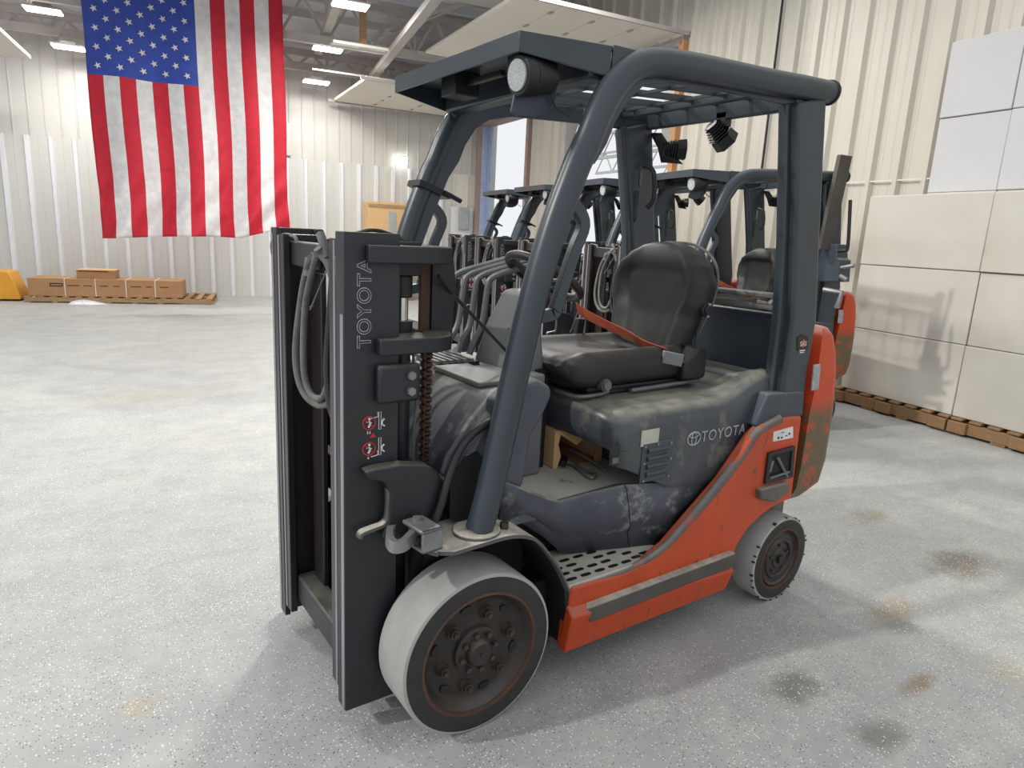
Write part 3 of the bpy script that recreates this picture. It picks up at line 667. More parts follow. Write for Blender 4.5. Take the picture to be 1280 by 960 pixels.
# ------------------------------------------------------------------ the forklift (x back along the truck, y across, z up)
YC = 1.08          # mirror: y -> YC - y
def my(P): return [(p[0], YC - p[1], p[2]) for p in P]
def make_forklift(name, label, group, hero=False):
    R = empty(name, (0, 0, 0), 0, label, 'forklift', group)
    def both(fn):
        fn(lambda y: y, 0); fn(lambda y: YC - y, 1)
    # ---- chassis
    m = MB(); m.box(0.30, 1.30, 0.14, 0.94, 0.12, 0.36); m.box(-0.12, 0.30, 0.22, 0.86, 0.16, 0.62); m.box(1.22, 1.62, 0.2, 0.88, 0.2, 0.8); m.box(-0.1, 0.02, 0.2, 0.88, 0.3, 0.72)
    m.box(0.3, 1.25, 0.27, 0.81, 0.4, 0.60)
    m.build('chassis', M['black_void'], R)
    def side(f, i):
        # orange side body with step and wheel arch
        prof = [(0.369, 0.38), (0.358, 0.187), (0.355, 0.141), (1.228, 0.133), (1.239, 0.247), (1.266, 0.323), (1.323, 0.382), (1.407, 0.426), (1.514, 0.456), (1.618, 0.462), (1.604, 0.843), (1.499, 0.848), (1.337, 0.836), (1.268, 0.788), (1.121, 0.637), (0.974, 0.529), (0.833, 0.426), (0.74, 0.387), (0.612, 0.372)]
        m = MB(); m.prism(prof, 'y', f(0.02), f(0.07)); sb = m.build('side_body', M['orange'], R, bevel=0.012, seg=3)
        # lower skirt that turns out under the sill bar
        m = MB(); a, b = (0.356, 0.314), (1.222, 0.267)
        m.rings([[(a[0], f(0.03), a[1] - 0.0), (a[0], f(-0.01), a[1] - 0.03), (a[0], f(0.02), 0.135), (a[0], f(0.06), 0.135)], [(b[0], f(0.03), b[1]), (b[0], f(-0.01), b[1] - 0.03), (b[0], f(0.02), 0.135), (b[0], f(0.06), 0.135)]])
        m.build('skirt', M['orange'], R, bevel=0.006)
        # sill bar
        a, b = (0.444, 0.274), (1.236, 0.286)
        m = MB(); R0 = []
        for t, h, d in ((-0.03, 0.012, 0.012), (0.0, 0.03, 0.03), (0.97, 0.03, 0.03), (1.0, 0.02, 0.02)):
            x = a[0] + (b[0] - a[0]) * t; z = a[1] + (b[1] - a[1]) * t
            R0.append([(x, f(0.03), z + h), (x, f(0.022 - d), z + h * 0.9), (x, f(0.018 - d), z - h * 1.0), (x, f(0.03), z - h * 1.5)])
        m.rings(R0); m.build('sill_bar', M['sill'], R, bevel=0.005, label='dusty scraped sill bar')
        # worn trim bead along the sloping edge
        P = [(0.382, 0.03, 0.368), (0.544, 0.03, 0.367), (0.702, 0.03, 0.376), (0.832, 0.03, 0.415), (0.979, 0.03, 0.514), (1.126, 0.03, 0.626), (1.242, 0.03, 0.728), (1.32, 0.03, 0.805), (1.458, 0.03, 0.843)]
        P = [(p[0], f(0.035), p[2]) for p in P]
        m = MB(); m.tube(smooth_path(P, 5), [0.010 + 0.010 * min(1, k / 25) for k in range(len(smooth_path(P, 5)))], 12); m.build('edge_trim', M['trim'], R)
        # step plate with slots
        m = MB(); pl = [(0.355, 0.03), (0.72, 0.03), (0.88, 0.08), (0.80, 0.18), (0.66, 0.22), (0.50, 0.27), (0.36, 0.27), (0.355, 0.16)]
        m.prism([(x, f(y)) for x, y in pl], 'z', 0.365, 0.385); st = m.build('step_plate', M['tread_step'], R, bevel=0.004)
        m = MB()
        for k, (x, y) in enumerate([(x, y) for x in (0.40, 0.465, 0.53, 0.595, 0.66) for y in (0.06, 0.10, 0.14, 0.18)] + [(0.72, 0.07), (0.71, 0.11), (0.77, 0.08)]):
            if k % 7 == 3 or (x > 0.6 and y > 0.15): continue
            L_ = 0.022; m.prism([(x + L_ * 1.05 * math.copysign(abs(math.cos(t)) ** 0.6, math.cos(t)), f(y) + 0.0085 * math.copysign(abs(math.sin(t)) ** 0.8, math.sin(t))) for t in [math.pi * q / 6 + 0.01 for q in range(12)]], 'z', 0.3845, 0.3868)
        m.build('step_slot', M['black'], st, kind='stuff')
        # grey side cowl above the step
        top = [(0.13, 0.12, 0.78), (0.218, 0.12, 0.729), (0.311, 0.13, 0.683), (0.383, 0.13, 0.652), (0.528, 0.13, 0.657), (0.674, 0.12, 0.662), (0.878, 0.11, 0.639), (1.167, 0.1, 0.613)]
        bot = [(0.13, 0.12, 0.616), (0.234, 0.13, 0.595), (0.346, 0.15, 0.512), (0.479, 0.2, 0.394), (0.631, 0.17, 0.376), (0.76, 0.13, 0.369), (0.91, 0.085, 0.383), (1.151, 0.085, 0.596)]
        m = MB(); n = len(top); rows = []
        for q, fr in ((0, 0), (1, 0.05), (2, 0.34), (3, 0.60), (4, 0.70), (5, 1)):
            rows.append([(t[0] + (b_[0] - t[0]) * fr, f(t[1] + (b_[1] - t[1]) * fr + (0.02 if q == 0 else 0) - (0.02, 0.012, 0.012, 0.008, -0.012, -0.012)[q] * (0.3 if t is top[0] else 1)), t[2] + (b_[2] - t[2]) * fr) for t, b_ in zip(top, bot)])
        b0 = m.pts([p for r in rows for p in r] + [(p[0], f(0.165), p[2] - 0.012) for p in rows[0]])
        for r_ in range(len(rows) - 1):
            for k in range(n - 1): a = b0 + r_ * n + k; m.face(a, a + 1, a + n + 1, a + n)
        for k in range(n - 1): a = b0 + k; c_ = b0 + len(rows) * n + k; m.face(a, c_, c_ + 1, a + 1)
        o = m.build('side_cowl', M['cowl'], R, ang=50)
        md = o.modifiers.new('S', 'SOLIDIFY'); md.thickness = 0.004; md.offset = -1
        m = MB(); m.tube([rows[q][5] for q in range(6)], 0.0022, 6); m.build('cowl_joint', M['black'], o)
        # front fender: plate that bends down behind the wheel
        P = [(-0.169, 0.0, 0.646), (-0.022, 0.0, 0.641), (0.093, 0.0, 0.643), (0.179, 0.0, 0.616), (0.238, 0.0, 0.558), (0.293, 0.0, 0.483), (0.345, 0.0, 0.388)]
        P[0] = (-0.15, 0, 0.635)
        S = smooth_path(P, 5); m = MB()
        def wid(k): return 0.29 if k > 3 else 0.29 - 0.02 * (3 - k)
        prof = []
        for k, p in enumerate(S):
            prof.append([(p[0], f(0.0 if k > 1 else 0.03 - 0.015 * k), p[2]), (p[0], f(0.26), p[2] + 0.0), (p[0], f(0.26), p[2] - 0.012), (p[0], f(0.0 if k > 1 else 0.03 - 0.015 * k), p[2] - 0.012)])
        m.rings(prof); m.prism([(-0.15, f(0.02)), (-0.15, f(0.26)), (-0.20, f(0.26)), (-0.20, f(0.19)), (-0.165, f(0.04))], 'z', 0.6225, 0.6345)
        m.build('fender', M['fender'], R, ang=60)
        # inner black wheel arch wall
        m = MB(); pw = [(p[0], p[2] - 0.014) for p in S] + [(0.35, 0.16), (0.2, 0.16), (-0.1, 0.3), (-0.14, 0.6)]
        m.prism(pw, 'y', f(0.255), f(0.27)); m.rings([[(p[0] + 0.0, f(0.03), p[2] - 0.016), (p[0], f(0.24), p[2] - 0.016), (p[0] + 0.02, f(0.24), p[2] - 0.03), (p[0] + 0.02, f(0.03), p[2] - 0.03)] for p in S[12:]] + [[(0.375, f(0.03), 0.14), (0.375, f(0.24), 0.14), (0.40, f(0.24), 0.14), (0.40, f(0.03), 0.14)]])
        m.build('wheel_arch', M['black_void'], R)
        # foot flange and bolt of the guard tube
        m = MB(); m.cyl((0.015, f(0.08), 0.636), (0.015, f(0.08), 0.652), 0.075, 20); m.build('tube_flange', M['fender'], R, bevel=0.004)
        m = MB(); m.hexn((0.10, f(0.055), 0.652), 0.014, 0.022, 'z'); m.build('bolt', M['nut'], R)
        # front wheel
        def wheel(nm, cx, rad, y0, wd, rl, front):
            c = (cx, 0, rad)
            s = 1 if i == 0 else -1
            Yf = (lambda a: f(y0) + s * a)
            m = MB(); m.mat(0)
            pr = [(rl, 0.0), (rad - 0.012, 0.0), (rad - 0.003, 0.004), (rad, 0.012), (rad, wd - 0.012), (rad - 0.01, wd), (rl, wd)]
            seg = 64; Rr = []
            b0 = m.pts([(cx + r_ * math.cos(2 * math.pi * k / seg), Yf(a), rad + r_ * math.sin(2 * math.pi * k / seg)) for k in range(seg) for r_, a in pr])
            n = len(pr)
            for k in range(seg):
                k2 = (k + 1) % seg
                for q in range(n - 1):
                    m.mat(1 if 1 <= q <= 4 else 0); m.face(b0 + k * n + q, b0 + k * n + q + 1, b0 + k2 * n + q + 1, b0 + k2 * n + q)
            T = m.build(nm, [M['rubber'], M['tread']], R)
            if not front:
                m = MB()
                for k in range(22):
                    t = random.uniform(0, 6.28); rr = rad - 0.002; sz = random.uniform(.002, .005)
                    m.box(-sz, sz, -0.004, 0.006 + sz, -0.003, 0.003, Matrix.Translation((cx + rr * math.cos(t), Yf(0.004), rad + rr * math.sin(t))) @ Matrix.Rotation(-t, 4, 'Y') @ Matrix.Rotation(1.57, 4, 'Y'))
                m.build('tread_chip', M['rubber'], T)
            def la(nm, pr, mt, seg=48, par=T):
                m = MB(); m.lathe([(r_, s * a) for r_, a in pr], (cx, f(y0), rad), 'y', seg); return m.build(nm, mt, par)
            la('rim_ring', [(rl + 0.002, 0.02), (rl + 0.002, -0.001), (rl - 0.006, -0.003), (rl - 0.010, 0.004), (rl - 0.010, 0.03)], M['rust'])
            if front:
                la('rim', [(rl - 0.004, 0.006), (rl - 0.014, 0.012), (rl - 0.022, 0.026), (rl - 0.034, 0.036), (0.155, 0.040), (0.09, 0.036), (0.02, 0.036), (0.02, 0.1), (rl, 0.1)], M['rim'])
                for k in range(6):
                    t = math.radians(75 + 60 * k); x, z = cx + 0.122 * math.cos(t), rad + 0.122 * math.sin(t)
                    m = MB(); m.cyl((x, Yf(0.04), z), (x, Yf(0.028), z), 0.023, 16, 0.019); m.hexn((x, Yf(0.022), z), 0.0165, 0.018); m.cyl((x, Yf(0.02), z), (x, Yf(0.004), z), 0.009, 10)
                    m.build('wheel_nut', M['nut'], T)
                for k in range(6):
                    t = math.radians(45 + 60 * k); x, z = cx + 0.148 * math.cos(t), rad + 0.148 * math.sin(t)
                    m = MB(); Rm = Matrix.Translation((x, Yf(0.0335), z)) @ Matrix.Rotation(-t, 4, 'Y')
                    pp = [Rm @ Vector((0.012 * math.cos(q), 0, 0.020 * math.sin(q))) for q in [2 * math.pi * w_ / 14 for w_ in range(14)]]
                    m.rings([pp, [p + Vector((0, s * 0.006, 0)) for p in pp]]); m.build('rim_hole', M['black'], T)
                la('hub', [(0.078, 0.04), (0.078, 0.024), (0.07, 0.02), (0.045, 0.02), (0.042, 0.004), (0.036, -0.002), (0.0005, -0.002), (0.0005, 0.05)], M['rim'])
                for k in range(8):
                    t = math.radians(10 + 45 * k); x, z = cx + 0.061 * math.cos(t), rad + 0.061 * math.sin(t)
                    m = MB(); m.hexn((x, Yf(0.015), z), 0.0095, 0.014); m.build('hub_bolt', M['nut'], T)
                m = MB(); m.hexn((cx, Yf(-0.004), rad), 0.006, 0.006); m.build('cap_screw', M['nut'], T)
            else:
                la('rim', [(rl - 0.002, 0.01), (rl - 0.012, 0.012), (rl - 0.02, 0.004), (rl - 0.028, 0.012), (0.095, 0.013), (0.09, 0.006), (0.082, 0.006), (0.078, 0.015), (0.045, 0.013), (0.04, 0.006), (0.0005, 0.006), (0.0005, 0.06), (rl, 0.06)], M['rim'])
                m = MB(); m.box(cx - 0.016, cx + 0.016, min(Yf(-0.006), Yf(0.008)), max(Yf(-0.006), Yf(0.008)), rad - 0.016, rad + 0.016); m.build('hub_cap', M['black'], T, bevel=0.003)
                for k in range(5):
                    t = math.radians(20 + 72 * k); m = MB(); m.hexn((cx + 0.062 * math.cos(t), Yf(0.01), rad + 0.062 * math.sin(t)), 0.007, 0.01); m.build('wheel_nut', M['nut'], T)
        wheel('front_wheel', 0.0, 0.2665, 0.0, 0.178, 0.2035, True)
        wheel('rear_wheel', 1.566, 0.195, 0.002, 0.12, 0.142, False)
        # overhead guard: tube that is front leg and roof rail in one
        P = [(0.018, 0.07, 0.65), (0.055, 0.07, 0.789), (0.148, 0.07, 1.243), (0.223, 0.07, 1.526), (0.3, 0.07, 1.728), (0.339, 0.07, 1.808), (0.377, 0.07, 1.896), (0.421, 0.07, 1.972), (0.485, 0.07, 2.036), (0.579, 0.07, 2.074), (0.704, 0.07, 2.089), (0.898, 0.07, 2.1), (1.159, 0.07, 2.112), (1.353, 0.07, 2.124), (1.542, 0.07, 2.133)]
        P = [(p[0], f(p[1]), p[2]) for p in P]
        m = MB(); m.tube(smooth_path(P, 5), 0.043, 20); gt = m.build('guard_tube', M['guard'], R)
        e = P[-1]; m = MB(); m.lathe([(0.047, -0.004), (0.047, 0.008), (0.03, 0.014), (0.0005, 0.015), (0.0005, -0.004)], e, 'x', 20); m.build('end_cap', M['black'], gt)
        # inner rail plate under the tube
        pl = [(0.39, 1.758), (0.407, 1.841), (0.439, 1.914), (0.49, 1.994), (0.553, 2.034), (0.767, 2.074), (1.348, 2.101), (1.379, 2.06), (0.932, 2.051), (0.696, 2.038), (0.573, 2.012), (0.51, 1.961), (0.461, 1.889), (0.433, 1.821)]
        m = MB(); m.prism(pl, 'y', f(0.085), f(0.10)); m.build('rail_plate', M['guard'], R)
        # rear leg, a folded channel
        m = MB(); A = [(1.321, 2.064), (1.499, 2.107), (1.589, 1.578), (1.651, 1.25), (1.64, 1.009), (1.655, 0.83), (1.474, 0.829), (1.474, 1.123), (1.477, 1.255), (1.4, 1.692)]
        m.prism(A, 'y', f(0.045), f(0.13)); m.build('rear_leg', M['guard'], R, bevel=0.014, seg=3)
        m = MB(); A = [(1.301, 2.064), (1.38, 2.076), (1.48, 1.573), (1.54, 1.182), (1.539, 0.814), (1.399, 0.817), (1.447, 0.898), (1.435, 1.252), (1.395, 1.57)]
        m.prism(A, 'y', f(0.08), f(0.12)); m.build('leg_channel', M['guard'], R, bevel=0.01, seg=3)
        m = MB(); q1, q2 = (1.398, 0.04, 0.956), (1.629, 0.04, 0.942); m.prism([(1.376, 0.958), (1.628, 0.945), (1.645, 0.83), (1.475, 0.835), (1.342, 0.82), (1.308, 0.828)], 'y', f(0.038), f(0.15)); m.build('leg_fairing', M['grey'], R, bevel=0.012, seg=3)
        # grab handle on the front leg
        P = [(0.296, 0.09, 1.645), (0.339, 0.09, 1.62), (0.366, 0.09, 1.574), (0.337, 0.09, 1.5), (0.307, 0.09, 1.412), (0.279, 0.09, 1.326), (0.265, 0.09, 1.304), (0.204, 0.09, 1.294)]
        P = [(p[0], f(p[1]), p[2]) for p in P]
        m = MB(); m.tube(smooth_path(P, 4), 0, sq=(0.013, 0.019)); m.build('grab_handle', M['guard'], R, bevel=0.004)
        # orange counterweight edge slab is below; rear pocket with latch
        if i == 0:
            fr = [(1.383, 0.712), (1.568, 0.717), (1.584, 0.573), (1.385, 0.576)]; cx_, cz_ = sum(p[0] for p in fr) / 4, sum(p[1] for p in fr) / 4
            inn = [(cx_ + (p[0] - cx_) * 0.76, cz_ + (p[1] - cz_) * 0.76) for p in fr]
            m = MB(); b0 = m.pts([(p[0], 0.008, p[1]) for p in fr] + [(p[0], 0.008, p[1]) for p in inn] + [(p[0], 0.03, p[1]) for p in fr] + [(p[0], 0.03, p[1]) for p in inn])
            for k in range(4):
                j = (k + 1) % 4; m.face(b0 + k, b0 + j, b0 + 4 + j, b0 + 4 + k); m.face(b0 + k, b0 + j, b0 + 8 + j, b0 + 8 + k); m.face(b0 + 4 + k, b0 + 4 + j, b0 + 12 + j, b0 + 12 + k)
            lf = m.build('pocket_frame', M['black'], R, bevel=0.003)
            m = MB(); m.prism(inn, 'y', 0.0165, 0.019); m.build('pocket_back', M['black_void'], lf)
            m = MB(); m.tube([(1.448, 0.01, 0.683), (1.539, 0.01, 0.583)], 0.007, 8); m.tube([(1.417, 0.01, 0.674), (1.405, 0.01, 0.627)], 0.006, 8); m.tube([(1.408, 0.008, 0.599), (1.543, 0.008, 0.605)], 0.006, 8); m.build('latch_rod', M['lever'], lf)
            m = MB(); m.prism([(1.339, 0.564), (1.54, 0.564), (1.551, 0.519), (1.455, 0.486), (1.348, 0.52)], 'y', -0.006, 0.03); m.build('pocket_lip', M['trim'], R, bevel=0.008)
    both(side)
    # ---- counterweight
    pr = [(1.70, 0.12), (1.70, 0.25), (1.745, 0.05), (1.80, 0.03)]
    def plan(x0, x1, y0, r_=0.10):
        P = [(x0, y0), (x1 - r_, y0)]
        for k in range(1, 7): t = math.pi / 2 * k / 6; P.append((x1 - r_ + r_ * math.sin(t), y0 + r_ - r_ * math.cos(t)))
        Q = [(x, YC - y) for x, y in reversed(P)]
        return P + Q
    m = MB(); RR = []
    for z, x0, x1, y0 in ((0.44, 1.66, 1.83, 0.06), (0.50, 1.655, 1.905, 0.03), (0.60, 1.66, 1.925, 0.025), (0.83, 1.665, 1.925, 0.025), (1.0, 1.70, 1.92, 0.035), (1.10, 1.72, 1.915, 0.05), (1.17, 1.735, 1.895, 0.06), (1.205, 1.76, 1.86, 0.08), (1.21, 1.78, 1.84, 0.11)):
        RR.append([(x, y, z) for x, y in plan(x0, x1, y0, min(0.1, (x1 - x0) * 0.8))])
    m.rings(RR); cw = m.build('counterweight', M['cw'], R, ang=50)
    m = MB()
    a, b = (1.672, 0.03, 1.039), (1.683, 0.03, 0.95); m.prism([(1.649, 1.061), (1.697, 1.061), (1.708, 0.948), (1.659, 0.948)], 'y', 0.026, 0.032); m.build('white_sticker', M['worn_white'], cw)
    for (px_, m_) in (((1.70, 0.45), 0), ((1.70, 0.42), 0)): pass
    m = MB(); m.box(1.60, 1.70, 0.10, 0.98, 0.34, 0.47); m.build('rear_bumper', M['trim'], R, bevel=0.01)
    # ---- hood under the seat
    def sst(a, b, x): t = max(0, min(1, (x - a) / (b - a))); return t * t * (3 - 2 * t)
    def sub(P, k=6): return [tuple(Vector(P[i]).lerp(Vector(P[(i + 1) % len(P)]), j / k)) for i in range(len(P)) for j in range(k)]
    def rise(P): return [(p[0], p[1], p[2] + 0.135 * (1 - sst(0.56, 0.96, p[0]))) for p in P]
    def ring(x0, x1, y0, z, r_, notch=None):
        P = []
        def arc(cx, cy, a0):
            for k in range(6): t = math.radians(a0 + 90 * k / 5); P.append((cx + r_ * math.cos(t), cy + r_ * math.sin(t), z))
        arc(x0 + r_, y0 + r_, 180); arc(x1 - r_, y0 + r_, 270); arc(x1 - r_, YC - y0 - r_, 0); arc(x0 + r_, YC - y0 - r_, 90)
        if notch: P += [(x0, YC - y0 - 0.05, z), (notch, YC - y0 - 0.05, z), (notch, y0 + 0.05, z), (x0, y0 + 0.05, z)]
        return P
    m = MB(); m.rings([rise(sub(ring(0.61, 1.36, 0.088, 0.615, 0.05, 0.86))), rise(sub(ring(0.60, 1.42, 0.084, 0.655, 0.05, 0.86))), sub(ring(0.60, 1.49, 0.084, 0.802, 0.05, 0.86))])
    m.build('hood_lower', M['hood'], R, ang=60)
    def sst(a, b, x): t = max(0, min(1, (x - a) / (b - a))); return t * t * (3 - 2 * t)
    def fring(x0, x1, y0, z, r_, n=96):
        P = ring(x0, x1, y0, z, r_); P2 = [Vector(p) for p in P]; Ls = [(P2[(k + 1) % len(P2)] - P2[k]).length for k in range(len(P2))]; tot = sum(Ls); out = []
        for q in range(n):
            d = tot * q / n; k = 0
            while d > Ls[k]: d -= Ls[k]; k += 1
            p = P2[k].lerp(P2[(k + 1) % len(P2)], d / Ls[k] if Ls[k] else 0)
            hh = sst(0.84, 0.93, z)
            lift = 0.085 * sst(1.14, 1.44, p.x) * sst(0.27, 0.37, abs(p.y - 0.54)) + 0.05 * sst(1.32, 1.5, p.x) * (1 - sst(0.27, 0.37, abs(p.y - 0.54)))
            out.append((p.x, p.y, p.z + lift * hh))
        return out
    m = MB(); L_ = [(0.60, 1.49, 0.085, 0.802, 0.05), (0.585, 1.515, 0.083, 0.86, 0.06), (0.592, 1.525, 0.086, 0.895, 0.07), (0.605, 1.53, 0.095, 0.92, 0.08), (0.625, 1.535, 0.112, 0.936, 0.09), (0.66, 1.53, 0.14, 0.944, 0.10)]
    for k in range(1, 9): L_.append((0.66 + 0.045 * k, 1.53 - 0.03 * k, 0.14 + 0.045 * k, 0.945 + 0.0005 * k, 0.10 * (1 - k / 9)))
    m.rings([fring(*q) for q in L_]); hd = m.build('hood', M['hood'], R, ang=60)
    m = MB(); m.box(1.42, 1.6, 0.17, 0.91, 0.90, 0.992); m.build('hood_rear', M['dash'], R, bevel=0.02)
    m = MB(); m.box(1.50, 1.74, 0.14, 0.94, 0.80, 0.995); m.build('rear_deck', M['dash'], R, bevel=0.02)
    m = MB(); m.box(1.60, 1.625, 0.13, 0.95, 0.99, 1.26); m.build('rear_panel', M['grey'], R, bevel=0.01)
    for z_ in (1.275, 1.325):
        m = MB(); m.box(1.53, 1.60, 0.12, 0.96, z_, z_ + 0.022); m.build('rear_bar', M['hose'], R, bevel=0.006)
    # vent, slot and lettering on the hood side
    vt = MB(); a = (0.787, 0.083, 0.748); vt.box(a[0] - 0.075, a[0] + 0.085, 0.079, 0.084, a[2] - 0.075, a[2] + 0.075); vent = vt.build('vent_plate', M['grey'], R, bevel=0.008)
    for k in range(4):
        m = MB(); z_ = a[2] + 0.045 - 0.03 * k; m.tube([(a[0] - 0.05, 0.08, z_), (a[0] + 0.055, 0.08, z_)], 0.011, 8); m.build('louver', M['guard'], vent)
    for dx, dz in ((-0.065, 0.065), (0.0, 0.067), (0.07, 0.062), (-0.065, 0.0), (0.075, 0.0), (-0.062, -0.066), (0.07, -0.066)):
        m = MB(); m.cyl((a[0] + dx, 0.074, a[2] + dz), (a[0] + dx, 0.08, a[2] + dz), 0.005, 8); m.build('rivet', M['steel'], vent)
    sl = (0.576, 0.083, 0.805); m = MB(); m.prism([(sl[0] - 0.022, sl[2] - 0.04), (sl[0] + 0.022, sl[2] - 0.046), (sl[0] + 0.024, sl[2] + 0.03), (sl[0] - 0.020, sl[2] + 0.045)], 'y', 0.081, 0.086); so = m.build('latch_slot', M['black'], R, bevel=0.004)
    m = MB(); m.box(sl[0] - 0.012, sl[0] + 0.016, 0.076, 0.084, sl[2] - 0.032, sl[2] - 0.012); m.build('latch', M['hose'], so)
    a, b = (1.045, 0.083, 0.807), (1.293, 0.083, 0.805)
    Mt = Matrix(((1, 0, 0, (a[0] + b[0]) / 2), (0, 0, 1, 0.0815), (0, 1, 0, (a[2] + b[2]) / 2 + 0.002), (0, 0, 0, 1))) @ Matrix.Scale(1, 4)
    Mt = Matrix.Translation(((a[0] + b[0]) / 2, 0.0822, (a[2] + b[2]) / 2)) @ Matrix.Rotation(math.pi / 2, 4, 'X')
    text_mesh('TOYOTA', 0.062, 'lettering', M['worn_white'], hd, Mt, label='worn white lettering')
    c = (0.989, 0.083, 0.808); m = MB()
    for rx, rz, dz in ((0.037, 0.026, 0), (0.013, 0.026, 0.0), (0.026, 0.010, 0.013)):
        m.tube([(c[0] + rx * math.cos(t), 0.0815, c[2] + dz + rz * math.sin(t)) for t in [2 * math.pi * k / 28 for k in range(28)]], 0.0028, 6, closed=True)
    m.build('emblem', M['worn_white'], hd, label='worn white oval emblem')
    # tape patch on the hood corner
    m = MB(); m.box(0.70, 0.79, 0.0795, 0.083, 0.815, 0.875); m.build('tape_patch', M['tread_step'], hd)
    # ---- floor
    m = MB(); m.prism([(0.12, 0.13), (0.42, 0.14), (0.6, 0.14), (1.2, 0.11), (1.2, 0.97), (0.12, 0.95)], 'z', 0.60, 0.628); m.build('floor_plate', M['cowl'], R)
    m = MB(); m.prism([(0.24, 0.17), (0.40, 0.155), (0.57, 0.15), (0.92, 0.13), (0.94, 0.95), (0.24, 0.95)], 'z', 0.6285, 0.64); m.build('floor_mat', M['matfloor'], R, bevel=0.003)
    # ---- front cowl, wing plate, dash
    m = MB(); fr = [(0.12, 0.62), (0.0, 0.66), (-0.03, 0.72), (0.0, 0.83), (0.07, 0.95), (0.115, 1.01), (0.14, 1.03), (0.24, 1.035), (0.27, 1.03), (0.275, 1.0), (0.22, 0.62)]
    m.prism(fr, 'y', 0.15, 0.93); m.build('front_cowl', M['cowl'], R, bevel=0.02, seg=3, ang=55)
    m = MB(); m.prism([(0.098, 1.029), (0.173, 1.083), (0.247, 1.093), (0.308, 1.061), (0.307, 1.027), (0.276, 0.963), (0.235, 0.906), (0.216, 0.754), (0.208, 0.728), (0.1, 0.779)], 'y', 0.115, 0.20); m.build('wing_plate', M['cowl'], R, bevel=0.018, seg=3)
    for x, y0, y1, z0, z1, mt in ((0.19, 0.30, 0.62, 1.034, 1.052, 'dash'), (0.26, 0.64, 0.90, 1.034, 1.05, 'black')):
        m = MB(); m.box(x - 0.05, x + 0.10, y0, y1, z0, z1); m.build('cowl_cover', M[mt], R, bevel=0.006)
    m = MB()
    for k in range(6): m.box(0.165 + 0.03 * k, 0.18 + 0.03 * k, 0.64, 0.9, 1.05, 1.062)
    m.build('lever_grille', M['dash'], R)
    # steering column cover: tall leaning wedge
    m = MB(); m.rings([[(0.40, 0.44, 1.02), (0.40, 0.77, 1.02), (0.56, 0.72, 1.02), (0.56, 0.48, 1.02)], [(0.42, 0.47, 1.18), (0.42, 0.72, 1.18), (0.55, 0.67, 1.18), (0.55, 0.50, 1.18)], [(0.46, 0.50, 1.33), (0.46, 0.66, 1.33), (0.53, 0.62, 1.34), (0.53, 0.52, 1.34)]])
    m.build('column_cover', M['dash'], R, bevel=0.02, seg=3)
    m = MB(); m.box(0.26, 0.50, 0.40, 0.92, 0.64, 1.035); m.build('column_base', M['dash'], R, bevel=0.01)
    m = MB(); m.box(0.50, 0.56, 0.46, 0.66, 0.64, 1.04); m.build('pedal_box', M['black_void'], R)
    # steering wheel
    c = Vector((0.575, 0.545, 1.385)); ax = Vector((0.52, 0, 0.85)).normalized(); u = ax.cross(Vector((0, 1, 0))).normalized(); v_ = Vector((0, 1, 0)); rw_ = 0.155
    m = MB(); m.tube([c + (u * math.cos(t) + v_ * math.sin(t)) * rw_ for t in [2 * math.pi * k / 40 for k in range(40)]], 0.0165, 10, closed=True); sw = m.build('steering_wheel', M['seat'], R)
    m = MB(); m.cyl(c - ax * 0.07, c - ax * 0.0, 0.045, 20, 0.03); m.build('wheel_hub', M['seat'], sw, bevel=0.004)
    for t in (0.5, 2.6, 4.7):
        m = MB(); m.tube([c - ax * 0.03, c - ax * 0.015 + (u * math.cos(t) + v_ * math.sin(t)) * rw_ * 0.55, c + (u * math.cos(t) + v_ * math.sin(t)) * rw_], [0.018, 0.013, 0.012], 8); m.build('wheel_spoke', M['seat'], sw)
    m = MB(); m.cyl(c - ax * 0.07, c - ax * 0.25, 0.03, 12); m.build('steering_column', M['black'], R)
    m = MB(); k_ = c + (u * math.cos(2.6) + v_ * math.sin(2.6)) * rw_; m.cyl(k_, k_ + ax * 0.05, 0.018, 12); m.build('spinner_knob', M['black'], sw)
    # four hydraulic levers bending toward the wheel
    for k in range(4):
        y = 0.90 - 0.055 * k; dx = 0.022 * k
        P = [(0.30 + dx, y, 1.06), (0.32 + dx, y, 1.11), (0.355 + dx, y, 1.18), (0.375 + dx, y, 1.33), (0.39 + dx, y - 0.005, 1.365), (0.43 + dx, y - 0.04, 1.39), (0.50 + dx, y - 0.10, 1.42), (0.54 + dx, y - 0.14, 1.44)]
        m = MB(); S = smooth_path(P, 4); m.tube(S, 0.013, 8); lv = m.build('control_lever', M['lever'], R)
        m = MB(); m.tube([S[-1], S[-1] + Vector((0.03, -0.03, 0.012))], [0.014, 0.017], 8); m.build('lever_knob', M['black'], lv)
    # ---- seat
    m = MB(); m.box(0.66, 1.24, 0.33, 0.75, 0.95, 0.968); m.box(0.64, 1.26, 0.32, 0.36, 0.968, 0.985); m.box(0.64, 1.26, 0.72, 0.76, 0.968, 0.985); m.box(0.70, 1.2, 0.36, 0.72, 0.985, 1.0); m.build('seat_frame', M['black'], R, bevel=0.005)
    m = MB(); m.tube(smooth_path([(0.74, 0.315, 0.965), (0.68, 0.305, 0.96), (0.60, 0.33, 0.955), (0.59, 0.45, 0.955)], 4), 0.008, 8); m.tube([(0.85, 0.30, 0.962), (1.25, 0.30, 0.972)], 0.009, 8); m.build('seat_slide_bar', M['lever'], R)
    m = MB(); ns, nt = 34, 48; RR = []
